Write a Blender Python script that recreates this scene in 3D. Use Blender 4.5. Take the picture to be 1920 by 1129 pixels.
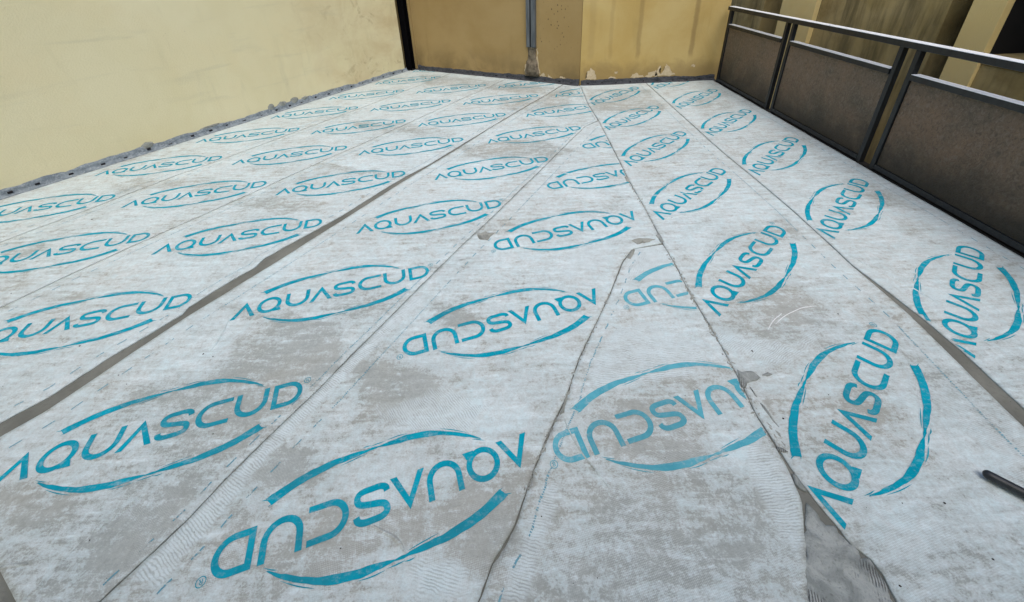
import bpy, bmesh, math, random
import numpy as np
from mathutils import Matrix, Vector

for o in list(bpy.data.objects):
    bpy.data.objects.remove(o)
scene = bpy.context.scene
COL = scene.collection

# ------------------------------------------------------------------ camera
PITCH, ROLL = 0.485784, 0.042582
cp, sp, cr, sr = math.cos(PITCH), math.sin(PITCH), math.cos(ROLL), math.sin(ROLL)
right = Vector((1, 0, 0)); down = Vector((0, -sp, -cp)); fwd = Vector((0, cp, -sp))
cx_ = right * cr + down * sr
cy_ = -(down * cr - right * sr)
cz_ = -fwd
M = Matrix(((cx_.x, cy_.x, cz_.x, 0), (cx_.y, cy_.y, cz_.y, 0), (cx_.z, cy_.z, cz_.z, 1.6), (0, 0, 0, 1)))
cam_data = bpy.data.cameras.new('camera')
cam = bpy.data.objects.new('camera', cam_data)
COL.objects.link(cam)
cam.matrix_world = M
cam_data.sensor_fit = 'HORIZONTAL'
cam_data.sensor_width = 36.0
cam_data.lens = 36.0 * 778.37 / 1920.0
cam_data.shift_x = (960 - 950.45) / 1920.0
cam_data.shift_y = -(564.5 - 343.37) / 1920.0
cam_data.clip_start = 0.05
cam_data.clip_end = 500
scene.camera = cam

# ------------------------------------------------------------------ world, sun, exposure
SUN_EL, SUN_AZ = math.radians(62), math.radians(168)     # azimuth clockwise from +Y
world = bpy.data.worlds.new('World')
scene.world = world
world.use_nodes = True
wn = world.node_tree
wn.nodes.clear()
sky = wn.nodes.new('ShaderNodeTexSky')
sky.sky_type = 'NISHITA'
sky.sun_disc = False
sky.sun_elevation = SUN_EL
sky.sun_rotation = SUN_AZ
sky.air_density = 1.0
sky.dust_density = 3.5
sky.ozone_density = 1.0
bg = wn.nodes.new('ShaderNodeBackground')
bg.inputs['Strength'].default_value = 0.15
wo = wn.nodes.new('ShaderNodeOutputWorld')
wn.links.new(sky.outputs[0], bg.inputs[0])
wn.links.new(bg.outputs[0], wo.inputs[0])

sun_data = bpy.data.lights.new('sun', 'SUN')
sun_data.energy = 0.55
sun_data.angle = math.radians(40)
sun_data.color = (1.0, 0.97, 0.93)
sun = bpy.data.objects.new('sun', sun_data)
COL.objects.link(sun)
to_sun = Vector((math.cos(SUN_EL) * math.sin(SUN_AZ), math.cos(SUN_EL) * math.cos(SUN_AZ), math.sin(SUN_EL)))
sun.rotation_euler = to_sun.to_track_quat('Z', 'Y').to_euler()
sun.location = to_sun * 20

vs = scene.view_settings
vs.view_transform = 'Standard'
vs.look = 'None'
vs.exposure = 0.58
vs.gamma = 1.0
vs.use_curve_mapping = False

# ------------------------------------------------------------------ small helpers
def vnoise(x, y, freq, seed=0):
    """smooth value noise, -1..1, vectorised"""
    x = np.asarray(x, float) * freq + seed * 17.31
    y = np.asarray(y, float) * freq + seed * 9.77
    xi = np.floor(x).astype(np.int64); yi = np.floor(y).astype(np.int64)
    fx = x - xi; fy = y - yi
    fx = fx * fx * (3 - 2 * fx); fy = fy * fy * (3 - 2 * fy)
    def h(a, b):
        n = (a * 374761393 + b * 668265263 + seed * 1274126177) & 0x7fffffff
        n = ((n ^ (n >> 13)) * 1274126177) & 0x7fffffff
        return ((n ^ (n >> 16)) & 0xffff) / 32767.5 - 1.0
    return ((h(xi, yi) * (1 - fx) + h(xi + 1, yi) * fx) * (1 - fy)
            + (h(xi, yi + 1) * (1 - fx) + h(xi + 1, yi + 1) * fx) * fy)

def sdpoly(x, y, poly):
    """signed distance to polygon, negative inside"""
    x = np.asarray(x, float); y = np.asarray(y, float)
    d2 = np.full(x.shape, 1e9); inside = np.zeros(x.shape, bool)
    n = len(poly)
    for i in range(n):
        ax, ay = poly[i]; bx, by = poly[(i + 1) % n]
        ex, ey = bx - ax, by - ay
        t = np.clip(((x - ax) * ex + (y - ay) * ey) / (ex * ex + ey * ey + 1e-12), 0, 1)
        d2 = np.minimum(d2, (x - ax - t * ex) ** 2 + (y - ay - t * ey) ** 2)
        cond = (ay > y) != (by > y)
        with np.errstate(divide='ignore', invalid='ignore'):
            xi = (bx - ax) * (y - ay) / ((by - ay) if by != ay else 1e-9) + ax
        inside ^= cond & (x < xi)
    d = np.sqrt(d2)
    return np.where(inside, -d, d)

def tag(o, label=None, cat=None, group=None, kind=None):
    if label: o['label'] = label
    if cat: o['category'] = cat
    if group: o['group'] = group
    if kind: o['kind'] = kind
    return o

def mk(name, verts, faces, mat, parent=None, smooth=False, origin=None, attrs=None):
    """one mesh object from world-space verts; origin at its base centre"""
    v = np.asarray(verts, float).reshape(-1, 3)
    if origin is None:
        lo, hi = v.min(0), v.max(0)
        origin = np.array([(lo[0] + hi[0]) / 2, (lo[1] + hi[1]) / 2, lo[2]])
    origin = np.asarray(origin, float)
    me = bpy.data.meshes.new(name)
    me.from_pydata((v - origin).tolist(), [], [tuple(f) for f in faces])
    if attrs:
        for k, a in attrs.items():
            at = me.attributes.new(k, 'FLOAT', 'POINT')
            at.data.foreach_set('value', np.asarray(a, np.float32))
    me.materials.append(mat)
    if smooth:
        me.polygons.foreach_set('use_smooth', [True] * len(me.polygons))
    me.update()
    o = bpy.data.objects.new(name, me)
    COL.objects.link(o)
    w = Vector(origin)
    if parent is not None:
        o.parent = parent
        w = w - world_loc(parent)
    o.location = w
    return o

def world_loc(o):
    l = o.location.copy()
    while o.parent is not None:
        o = o.parent
        l += o.location
    return l

def empty(name, loc):
    o = bpy.data.objects.new(name, None)
    o.location = loc
    o.empty_display_size = 0.1
    COL.objects.link(o)
    return o

class MB:
    """collects boxes / prisms in a bmesh, in a rotated local frame"""
    def __init__(self, ax=(1, 0), origin=(0, 0, 0)):
        self.v = []; self.f = []
        self.ux = np.array([ax[0], ax[1], 0.0]); self.ux /= np.linalg.norm(self.ux)
        self.uy = np.array([-self.ux[1], self.ux[0], 0.0]); self.o = np.array(origin, float)
    def P(self, p):
        return self.o + self.ux * p[0] + self.uy * p[1] + np.array([0, 0, p[2]])
    def box(self, x0, x1, y0, y1, z0, z1, bev=0.0):
        bm = bmesh.new()
        vs_ = [bm.verts.new((x, y, z)) for z in (z0, z1) for y in (y0, y1) for x in (x0, x1)]
        for q in ((0, 2, 3, 1), (4, 5, 7, 6), (0, 1, 5, 4), (2, 6, 7, 3), (0, 4, 6, 2), (1, 3, 7, 5)):
            bm.faces.new([vs_[i] for i in q])
        if bev > 0:
            bmesh.ops.bevel(bm, geom=list(bm.edges), offset=bev, segments=2, affect='EDGES', profile=0.6)
        self.addbm(bm)
        return self
    def addbm(self, bm):
        bm.verts.index_update()
        b = len(self.v)
        for v in bm.verts: self.v.append(self.P(v.co))
        for f in bm.faces: self.f.append([b + v.index for v in f.verts])
        bm.free()
    def prism(self, poly, z0, z1):
        b = len(self.v); n = len(poly)
        for p in poly: self.v.append(self.P((p[0], p[1], z0)))
        for p in poly: self.v.append(self.P((p[0], p[1], z1)))
        a = sum(poly[i][0] * poly[(i + 1) % n][1] - poly[(i + 1) % n][0] * poly[i][1] for i in range(n))
        idx = list(range(n)) if a > 0 else list(range(n))[::-1]
        self.f.append([b + i for i in idx[::-1]]); self.f.append([b + n + i for i in idx])
        for k in range(n):
            i, j = idx[k], idx[(k + 1) % n]
            self.f.append([b + i, b + j, b + n + j, b + n + i])
        return self
    def build(self, name, mat, parent=None, smooth=False, origin=None):
        return mk(name, self.v, self.f, mat, parent, smooth, origin)

# ------------------------------------------------------------------ material helpers
class NT:
    def __init__(self, name):
        self.m = bpy.data.materials.new(name)
        self.m.use_nodes = True
        self.t = self.m.node_tree
        self.t.nodes.clear()
        self.out = self.n('ShaderNodeOutputMaterial')
        self.bsdf = self.n('ShaderNodeBsdfPrincipled')
        self.l(self.bsdf.outputs[0], self.out.inputs[0])
    def n(self, typ, **kw):
        nd = self.t.nodes.new(typ)
        for k, v in kw.items(): setattr(nd, k, v)
        return nd
    def l(self, a, b):
        self.t.links.new(a, b)
    def setin(self, sock, v):
        if hasattr(v, 'is_output') or isinstance(v, bpy.types.NodeSocket): self.l(v, sock)
        else: sock.default_value = v
    def pos(self):
        return self.n('ShaderNodeNewGeometry').outputs['Position']
    def mapping(self, vec, scale=(1, 1, 1), rot=(0, 0, 0), loc=(0, 0, 0)):
        m = self.n('ShaderNodeMapping')
        m.inputs['Scale'].default_value = scale; m.inputs['Rotation'].default_value = rot
        m.inputs['Location'].default_value = loc
        self.l(vec, m.inputs['Vector']); return m.outputs[0]
    def noise(self, vec, scale, detail=5, rough=0.6, dist=0.0):
        n = self.n('ShaderNodeTexNoise')
        n.inputs['Scale'].default_value = scale; n.inputs['Detail'].default_value = detail
        n.inputs['Roughness'].default_value = rough; n.inputs['Distortion'].default_value = dist
        self.l(vec, n.inputs['Vector']); return n.outputs['Fac']
    def math(self, op, a, b=0.0, c=None, clamp=False):
        n = self.n('ShaderNodeMath', operation=op, use_clamp=clamp)
        self.setin(n.inputs[0], a); self.setin(n.inputs[1], b)
        if c is not None: self.setin(n.inputs[2], c)
        return n.outputs[0]
    def ramp(self, v, lo, hi, a=0.0, b=1.0, smooth=True):
        n = self.n('ShaderNodeMapRange', interpolation_type='SMOOTHSTEP' if smooth else 'LINEAR')
        n.inputs['From Min'].default_value = lo; n.inputs['From Max'].default_value = hi
        n.inputs['To Min'].default_value = a; n.inputs['To Max'].default_value = b
        self.setin(n.inputs['Value'], v); return n.outputs['Result']
    def mix(self, f, a, b, blend='MIX'):
        n = self.n('ShaderNodeMix', data_type='RGBA', blend_type=blend)
        self.setin(n.inputs[0], f)
        self.setin(n.inputs[6], a if not isinstance(a, tuple) else (*a, 1.0)[:4])
        self.setin(n.inputs[7], b if not isinstance(b, tuple) else (*b, 1.0)[:4])
        return n.outputs[2]
    def attr(self, name):
        return self.n('ShaderNodeAttribute', attribute_name=name).outputs['Fac']
    def bump(self, h, strength=0.3, dist=0.002, normal=None):
        b = self.n('ShaderNodeBump')
        b.inputs['Strength'].default_value = strength; b.inputs['Distance'].default_value = dist
        self.l(h, b.inputs['Height'])
        if normal is not None: self.l(normal, b.inputs['Normal'])
        return b.outputs[0]
    def set(self, **kw):
        names = dict(color='Base Color', rough='Roughness', metal='Metallic', spec='Specular IOR Level', normal='Normal',
                     alpha='Alpha', trans='Transmission Weight', ior='IOR')
        for k, v in kw.items():
            s = self.bsdf.inputs[names[k]]
            if isinstance(v, tuple): s.default_value = (*v, 1.0)[:4]
            else: self.setin(s, v)
        return self

# ------------------------------------------------------------------ materials
def mat_membrane():
    k = NT('printed_fleece_membrane')
    p = k.pos()
    st = k.attr('stain'); cb = k.attr('comb'); ph = k.attr('phase')
    n1 = k.noise(p, 2.6, 6, 0.68, 0.6)
    n2 = k.noise(k.mapping(p, (1, 1, 1), (0, 0, 0.5), (3, 7, 1)), 11, 6, 0.74, 0.5)
    n3 = k.noise(k.mapping(p, (1, 1, 1), (0, 0, 0), (9, 2, 4)), 1.1, 4, 0.6)
    n4 = k.noise(k.mapping(p, (1, 1, 1), (0, 0, 0.3), (1, 3, 8)), 42, 4, 0.75, 0.4)
    fib = k.noise(k.mapping(p, (150, 190, 150), (0, 0, 0.9)), 1.0, 3, 0.7, 0.6)
    # trowel strokes in two directions, handed over by a broad mask
    sa = k.noise(k.mapping(p, (5, 30, 5), (0, 0, 0.22), (2, 6, 0)), 1.0, 5, 0.74, 0.35)
    sb = k.noise(k.mapping(p, (5, 30, 5), (0, 0, -0.75), (8, 1, 0)), 1.0, 5, 0.74, 0.35)
    sw = k.ramp(k.noise(k.mapping(p, (1, 1, 1), (0, 0, 0), (4, 4, 4)), 1.7, 3, 0.5), 0.42, 0.58)
    strk = k.math('ADD', k.math('MULTIPLY', sa, sw), k.math('MULTIPLY', sb, k.math('SUBTRACT', 1.0, sw)))
    # cement film: every scale from hand-sized clouds to fibres
    def c0(v, w): return k.math('MULTIPLY', k.math('SUBTRACT', v, 0.5), w)
    s = k.math('ADD', c0(n1, 1.10), c0(n2, 1.45))
    s = k.math('ADD', s, c0(n4, 1.10))
    s = k.math('ADD', s, c0(strk, 1.70))
    s = k.math('ADD', s, c0(fib, 0.95))
    s = k.math('ADD', s, k.math('MULTIPLY', st, 0.40))
    soft = k.ramp(s, -0.52, 0.46, smooth=False)
    hard = k.ramp(s, 0.24, 0.38)
    f = k.math('ADD', k.math('MULTIPLY', soft, 0.84), k.math('MULTIPLY', hard, 0.16), clamp=True)
    white = k.mix(k.ramp(n2, 0.35, 0.65), (0.570, 0.688, 0.700), (0.685, 0.772, 0.780))
    grey = k.mix(k.ramp(n3, 0.38, 0.62), (0.362, 0.368, 0.325), (0.318, 0.352, 0.332))
    gv = k.math('ADD', c0(n4, 1.2), k.math('ADD', c0(strk, 1.3), c0(fib, 0.8)))
    grey = k.mix(k.ramp(gv, -0.30, 0.30, smooth=False), k.mix(0.30, grey, (0.56, 0.61, 0.60)), k.mix(0.22, grey, (0.19, 0.205, 0.185)))
    col = k.mix(f, white, grey)
    # faint open weave of the fleece
    xy = sep(k, k.mapping(p, (1, 1, 1), (0, 0, 0.55)))
    wv = k.math('MULTIPLY', k.math('SINE', k.math('MULTIPLY', xy[0], 2 * math.pi / 0.0075)), k.math('SINE', k.math('MULTIPLY', xy[1], 2 * math.pi / 0.0075)))
    wm = k.math('MULTIPLY', k.ramp(k.noise(k.mapping(p, (1, 1, 1), (0, 0, 0), (6, 2, 9)), 3.4, 4, 0.6, 0.4), 0.48, 0.62), 0.26)
    col = k.mix(k.math('MULTIPLY', k.ramp(wv, 0.05, 0.7), wm), col, (0.26, 0.285, 0.275))
    col = k.mix(k.math('MULTIPLY', k.ramp(wv, -0.05, -0.7), wm), col, (0.72, 0.79, 0.80))
    # dry white brush-off where the strokes peak
    col = k.mix(k.ramp(k.math('ADD', c0(strk, 1.0), c0(n4, 0.5)), -0.22, -0.10, 0.38, 0.0), col, (0.66, 0.755, 0.77))
    # combed white paste
    wob = k.math('MULTIPLY', k.noise(p, 11, 4, 0.6), 0.035)
    c = k.math('SINE', k.math('MULTIPLY', k.math('ADD', ph, wob), 2 * math.pi / 0.0085))
    brk = k.noise(k.mapping(p, (1, 1, 1), (0, 0, 0), (7, 7, 2)), 24, 5, 0.7, 0.5)
    lines = k.ramp(k.math('ADD', c, k.math('MULTIPLY', k.math('SUBTRACT', brk, 0.5), 4.0)), -0.2, 1.4)
    cbm = k.ramp(k.math('ADD', cb, k.math('MULTIPLY', k.math('SUBTRACT', k.math('ADD', k.math('MULTIPLY', n1, 0.6), k.math('MULTIPLY', brk, 0.4)), 0.5), 3.0)), 0.35, 0.95)
    paste = k.mix(lines, (0.625, 0.715, 0.725), (0.36, 0.415, 0.405))
    col = k.mix(k.math('MULTIPLY', cbm, 0.62), col, paste)
    h = k.math('ADD', k.math('ADD', c0(n2, 1.0), c0(n4, 0.5)), k.math('ADD', c0(fib, 0.4), c0(strk, 1.0)))
    h = k.math('SUBTRACT', h, k.math('MULTIPLY', k.math('MULTIPLY', lines, cbm), 0.2))
    k.set(color=col, rough=k.ramp(f, 0, 1, 0.80, 0.55), spec=0.3, normal=k.bump(h, 0.75, 0.005))
    return k.m

def mat_print(name, ca, cb_, dust, hole):
    k = NT(name)
    p = k.pos(); st = k.attr('stain')
    n1 = k.noise(p, 2.6, 6, 0.68, 0.6)
    n2 = k.noise(k.mapping(p, (1, 1, 1), (0, 0, 0.5), (3, 7, 1)), 11, 6, 0.74, 0.5)
    nf = k.noise(p, 95, 5, 0.7)
    nb = k.noise(p, 30, 6, 0.65, 0.5)
    sa = k.noise(k.mapping(p, (5, 30, 5), (0, 0, 0.22), (2, 6, 0)), 1.0, 5, 0.74, 0.35)
    col = k.mix(k.ramp(n2, 0.35, 0.65), ca, cb_)
    # chalky film dragged over the ink
    d = k.math('ADD', k.math('MULTIPLY', nf, 0.5), k.math('ADD', k.math('MULTIPLY', nb, 0.4), k.math('MULTIPLY', sa, 0.7)))
    col = k.mix(k.math('MULTIPLY', k.ramp(d, 0.78, 1.10), dust, clamp=True), col, (0.42, 0.50, 0.51))
    col = k.mix(k.math('MULTIPLY', k.ramp(k.math('ADD', st, n1), 0.6, 1.5), 0.30), col, (0.05, 0.155, 0.18))
    k.set(color=col, rough=0.9, spec=0.08, normal=k.bump(nf, 0.35, 0.002))
    tr = k.n('ShaderNodeBsdfTransparent'); mx = k.n('ShaderNodeMixShader')
    k.l(k.ramp(k.math('ADD', nf, k.math('MULTIPLY', nb, 0.6)), hole, hole + 0.10), mx.inputs[0])
    k.l(k.bsdf.outputs[0], mx.inputs[1]); k.l(tr.outputs[0], mx.inputs[2]); k.l(mx.outputs[0], k.out.inputs[0])
    return k.m

def mat_slab():
    k = NT('cement_screed')
    p = k.pos()
    n = k.noise(p, 3, 8, 0.65, 0.3); n2 = k.noise(p, 60, 6, 0.7)
    col = k.mix(k.ramp(n, 0.35, 0.65), (0.128, 0.132, 0.112), (0.195, 0.200, 0.172))
    col = k.mix(k.math('MULTIPLY', k.ramp(n2, 0.5, 0.75), 0.5), col, (0.09, 0.085, 0.075))
    k.set(color=col, rough=0.8, spec=0.3, normal=k.bump(n2, 0.5, 0.004))
    return k.m

def mat_mortar(name, a, b, ridge_rot=0.4, ridge=0.5, dark=(0.09, 0.09, 0.085)):
    k = NT(name)
    p = k.pos()
    n = k.noise(p, 14, 8, 0.65, 0.6); n2 = k.noise(p, 120, 5, 0.7)
    rp = k.mapping(p, (1, 1, 1), (0, 0, ridge_rot))
    sx = k.n('ShaderNodeSeparateXYZ'); k.l(rp, sx.inputs[0])
    w = k.math('SINE', k.math('MULTIPLY', k.math('ADD', sx.outputs[0], k.math('MULTIPLY', n, 0.012)), 2 * math.pi / 0.007))
    m = k.math('MULTIPLY', k.ramp(k.math('ADD', w, k.math('MULTIPLY', k.math('SUBTRACT', n2, 0.5), 3.0)), 0.0, 0.9), k.ramp(k.noise(p, 6, 4, 0.6, 0.6), 0.54, 0.62))
    col = k.mix(k.ramp(n, 0.35, 0.65), a, b)
    col = k.mix(k.math('MULTIPLY', m, ridge), col, dark)
    col = k.mix(k.math('MULTIPLY', k.ramp(n2, 0.52, 0.70), 0.45), col, dark)
    h = k.math('SUBTRACT', k.math('ADD', n, k.math('MULTIPLY', n2, 0.25)), k.math('MULTIPLY', m, 0.5))
    k.set(color=col, rough=0.75, spec=0.35, normal=k.bump(h, 1.0, 0.014))
    return k.m

def mat_plaster(name, base, light, warm, mould=None, warm_amt=0.4, extra=None, scale=1.0):
    """painted render: broad mottling, hairline grime, roller texture; extra(k, p, col) adds stains"""
    k = NT(name)
    p = k.pos()
    n1 = k.noise(p, 1.0 * scale, 7, 0.6, 0.5)
    n2 = k.noise(k.mapping(p, (1, 1, 1), (0.2, 0.4, 0.1), (5, 5, 5)), 0.8 * scale, 5, 0.65)
    nv = k.noise(k.mapping(p, (5, 5, 0.7)), 1.0, 6, 0.65, 0.2)
    nf = k.noise(p, 70, 6, 0.7)
    col = k.mix(k.ramp(n1, 0.33, 0.67), base, light)
    col = k.mix(k.math('MULTIPLY', k.ramp(n2, 0.48, 0.72), warm_amt), col, warm)
    col = k.mix(k.math('MULTIPLY', k.ramp(nv, 0.55, 0.80), 0.28), col, tuple(c * 0.55 for c in base))
    if mould:
        col = k.mix(k.math('MULTIPLY', k.ramp(nv, 0.44, 0.66), mould[1]), col, mould[0])
    spots = k.ramp(k.noise(p, 26, 4, 0.6), 0.70, 0.78)
    col = k.mix(k.math('MULTIPLY', spots, 0.30), col, tuple(c * 0.5 for c in base))
    if extra: col = extra(k, p, col)
    k.set(color=col, rough=0.85, spec=0.25, normal=k.bump(k.math('ADD', nf, k.math('MULTIPLY', n1, 2.0)), 0.6, 0.006))
    return k.m

def sep(k, p):
    s = k.n('ShaderNodeSeparateXYZ'); k.l(p, s.inputs[0]); return s.outputs

def extra_left(k, p, col):
    s = sep(k, p)
    # warm brown weathering toward the far end of the wall, following the damp
    n = k.noise(k.mapping(p, (1, 1, 1), (0, 0, 0), (2, 0, 3)), 1.6, 7, 0.65, 0.5)
    far = k.ramp(s[1], 4.6, 7.2)
    m = k.math('MULTIPLY', far, k.ramp(n, 0.36, 0.66))
    col = k.mix(k.math('MULTIPLY', m, 0.45), col, (0.47, 0.34, 0.16))
    m2 = k.math('MULTIPLY', k.ramp(s[1], 5.5, 6.8), k.ramp(k.noise(p, 3.6, 8, 0.7, 0.8), 0.55, 0.68))
    col = k.mix(k.math('MULTIPLY', m2, 0.4), col, (0.25, 0.17, 0.08))
    # soft horizontal trowel smudges
    nh = k.noise(k.mapping(p, (1.2, 1.2, 7)), 1.0, 6, 0.6, 0.4)
    return k.mix(k.math('MULTIPLY', k.ramp(nh, 0.55, 0.75), 0.20), col, (0.40, 0.38, 0.27))

def extra_back(k, p, col):
    s = sep(k, p)
    v = k.n('ShaderNodeTexVoronoi'); v.inputs['Scale'].default_value = 22.0
    k.l(k.mapping(p, (1, 1, 0.7)), v.inputs['Vector'])
    dot = k.ramp(k.math('ADD', v.outputs['Distance'], k.math('MULTIPLY', k.noise(p, 60, 3, 0.6), 0.25)), 0.22, 0.36, 1.0, 0.0)
    rnd = sep(k, v.outputs['Color'])
    near = k.math('MULTIPLY', k.ramp(s[0], 0.48, 0.56), k.ramp(s[0], 0.75, 1.15, 1.0, 0.1))
    near = k.math('MAXIMUM', near, k.math('MULTIPLY', k.ramp(s[0], -0.1, 0.4), 0.12))
    m = k.math('MULTIPLY', k.math('MULTIPLY', dot, k.ramp(rnd[0], 0.28, 0.4)), k.math('MULTIPLY', near, k.ramp(s[2], 0.35, 0.7)))
    col = k.mix(k.math('MULTIPLY', m, 0.85), col, (0.035, 0.033, 0.022))
    damp = k.math('MULTIPLY', k.ramp(s[2], 0.05, 0.55, 1.0, 0.0), k.ramp(k.noise(p, 2.5, 6, 0.6, 0.4), 0.35, 0.65))
    col = k.mix(k.math('MULTIPLY', damp, 0.55), col, (0.105, 0.078, 0.036))
    return col

def extra_side(k, p, col):
    s = sep(k, p)
    n = k.noise(k.mapping(p, (2, 2, 6)), 1.0, 5, 0.6)
    for x0, wd, amt in ((1.91, 0.034, 0.34), (2.66, 0.036, 0.48), (1.52, 0.03, 0.16), (1.25, 0.05, 0.14)):
        xx = k.math('ADD', s[0], k.math('MULTIPLY', k.math('SUBTRACT', n, 0.5), 0.05))
        d = k.math('ABSOLUTE', k.math('SUBTRACT', xx, x0))
        m = k.math('MULTIPLY', k.ramp(d, wd * 0.35, wd * 1.3, 1.0, 0.0), k.ramp(s[2], 0.30, 0.42))
        col = k.mix(k.math('MULTIPLY', m, amt), col, (0.16, 0.105, 0.045))
    damp = k.ramp(k.math('ADD', s[2], k.math('MULTIPLY', k.noise(p, 3.0, 7, 0.65, 0.5), 0.5)), 0.36, 0.62, 1.0, 0.0)
    col = k.mix(k.math('MULTIPLY', damp, 0.6), col, (0.21, 0.145, 0.06))
    return col

def mat_tape(name, a, b, c):
    k = NT(name)
    p = k.pos()
    n = k.noise(p, 16, 7, 0.7, 0.6); n2 = k.noise(k.mapping(p, (1, 1, 1), (0, 0, 0), (4, 4, 4)), 45, 5, 0.7)
    col = k.mix(k.ramp(n, 0.38, 0.6), a, b)
    col = k.mix(k.math('MULTIPLY', k.ramp(n2, 0.5, 0.62), 0.55), col, c)
    k.set(color=col, rough=0.75, spec=0.3, normal=k.bump(k.math('ADD', n, n2), 0.9, 0.01))
    return k.m

def mat_steel(name, a, b, rough=0.4, metal=0.0, rust=0.0):
    k = NT(name)
    p = k.pos()
    n = k.noise(p, 9, 7, 0.7); n2 = k.noise(k.mapping(p, (40, 40, 4)), 1.0, 4, 0.6)
    col = k.mix(k.ramp(n2, 0.35, 0.65), a, b)
    if rust: col = k.mix(k.math('MULTIPLY', k.ramp(n, 0.58, 0.72), rust), col, (0.09, 0.045, 0.02))
    k.set(color=col, rough=k.ramp(n, 0.3, 0.7, rough - 0.1, rough + 0.12), metal=metal, spec=0.5,
          normal=k.bump(k.noise(p, 130, 4, 0.6), 0.12, 0.001))
    return k.m

def mat_glass():
    k = NT('hammered_dirty_glass')
    p = k.pos()
    n = k.noise(k.mapping(p, (1, 1.0, 0.8)), 48, 6, 0.72, 0.9)
    g = k.noise(p, 1.5, 7, 0.66, 0.4)
    g2 = k.noise(k.mapping(p, (1, 1, 1), (0, 0, 0), (3, 1, 5)), 3.2, 7, 0.7, 0.6)
    s = sep(k, p)
    grime = k.ramp(k.math('ADD', s[2], k.math('MULTIPLY', g2, 0.55)), 0.30, 0.80, 1.0, 0.0)
    col = k.mix(k.ramp(g, 0.32, 0.66), (0.255, 0.170, 0.105), (0.145, 0.118, 0.082))
    col = k.mix(k.math('MULTIPLY', k.ramp(n, 0.5, 0.62), 0.60), col, (0.28, 0.24, 0.19))
    col = k.mix(k.math('MULTIPLY', k.ramp(n, 0.36, 0.48, 1.0, 0.0), 0.55), col, (0.05, 0.05, 0.042))
    col = k.mix(k.math('MULTIPLY', grime, 0.85), col, (0.018, 0.021, 0.016))
    k.set(color=col, rough=0.46, spec=0.3, trans=0.15, normal=k.bump(n, 1.0, 0.012))
    return k.m

def mat_plain(name, a, b, rough=0.6, scale=20, bump=0.3):
    k = NT(name)
    p = k.pos(); n = k.noise(p, scale, 6, 0.65, 0.3)
    k.set(color=k.mix(k.ramp(n, 0.35, 0.65), a, b), rough=rough, spec=0.35, normal=k.bump(n, bump, 0.004))
    return k.m

MEM = mat_membrane()
TEAL = mat_print('teal_ink', (0.001, 0.255, 0.345), (0.002, 0.330, 0.440), 0.70, 1.10)
FADED = mat_print('teal_ink_under_paste', (0.075, 0.345, 0.430), (0.115, 0.41, 0.49), 0.9, 1.02)
DASH = mat_print('faint_blue_ink', (0.14, 0.33, 0.42), (0.20, 0.39, 0.46), 0.9, 0.80)
SLAB = mat_slab()
MORTAR = mat_mortar('grey_tile_adhesive', (0.40, 0.43, 0.41), (0.225, 0.252, 0.238), 0.5, 0.7)
BEIGE_MORTAR = mat_mortar('beige_slurry', (0.345, 0.360, 0.32), (0.25, 0.265, 0.235), 0.2, 0.3)
LEFT_PL = mat_plaster('beige_painted_render', (0.70, 0.635, 0.385), (0.745, 0.685, 0.44), (0.72, 0.61, 0.35), extra=extra_left, warm_amt=0.35)
BACK_PL = mat_plaster('shade_darkened_ochre_render', (0.305, 0.212, 0.082), (0.345, 0.248, 0.105), (0.235, 0.155, 0.062), extra=extra_back)  # ochre kept darker: shade from overhead is put into the base colour
SIDE_PL = mat_plaster('yellow_ochre_render', (0.455, 0.325, 0.110), (0.52, 0.40, 0.165), (0.43, 0.285, 0.088), extra=extra_side)
FAC_PL = mat_plaster('weathered_ochre_facade', (0.40, 0.30, 0.115), (0.52, 0.40, 0.18), (0.20, 0.14, 0.05), mould=((0.065, 0.06, 0.03), 0.60), warm_amt=0.8, scale=1.9)
PIL_PL = mat_plaster('pale_ochre_pilaster', (0.84, 0.64, 0.26), (0.88, 0.71, 0.33), (0.72, 0.50, 0.17), scale=1.5)
CREAM = mat_plain('exposed_cream_plaster', (0.48, 0.385, 0.235), (0.56, 0.47, 0.31), 0.9, 30)
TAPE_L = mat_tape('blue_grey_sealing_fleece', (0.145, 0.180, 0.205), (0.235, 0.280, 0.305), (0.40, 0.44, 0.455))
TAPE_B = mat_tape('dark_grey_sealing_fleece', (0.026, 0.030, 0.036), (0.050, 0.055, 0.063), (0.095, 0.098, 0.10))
PITCHBLACK = mat_plain('matt_black_paint', (0.0015, 0.0015, 0.002), (0.003, 0.003, 0.004), 0.9)
PITCHBLACK.node_tree.nodes['Principled BSDF'].inputs['Specular IOR Level'].default_value = 0.05
BLACK = mat_steel('black_painted_steel', (0.003, 0.003, 0.004), (0.006, 0.007, 0.008), 0.55)
RAIL = mat_steel('dark_grey_painted_steel', (0.003, 0.005, 0.007), (0.008, 0.012, 0.015), 0.45, rust=0.15)
TOPRAIL = RAIL
CAPM = mat_steel('pale_rail_top', (0.80, 0.84, 0.86), (0.88, 0.90, 0.91), 0.4)  # near-white tops, much paler than the rest of the rails
STEEL = mat_steel('blue_grey_steel', (0.062, 0.074, 0.080), (0.110, 0.125, 0.132), 0.5, rust=0.1)
GLASS = mat_glass()
DARK = mat_plain('dark_slot', (0.012, 0.013, 0.016), (0.02, 0.02, 0.024), 0.8)
ROOM = mat_plain('painted_interior_shade', (0.006, 0.006, 0.005), (0.010, 0.009, 0.008), 0.9, 4)  # near-black: shade in the opening, niches and behind pilasters put into the colour
GROUND = mat_plain('yard_concrete', (0.12, 0.115, 0.10), (0.17, 0.16, 0.14), 0.9, 3)
RUBBER = mat_steel('black_rubber_grip', (0.010, 0.014, 0.017), (0.020, 0.026, 0.030), 0.5)
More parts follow.
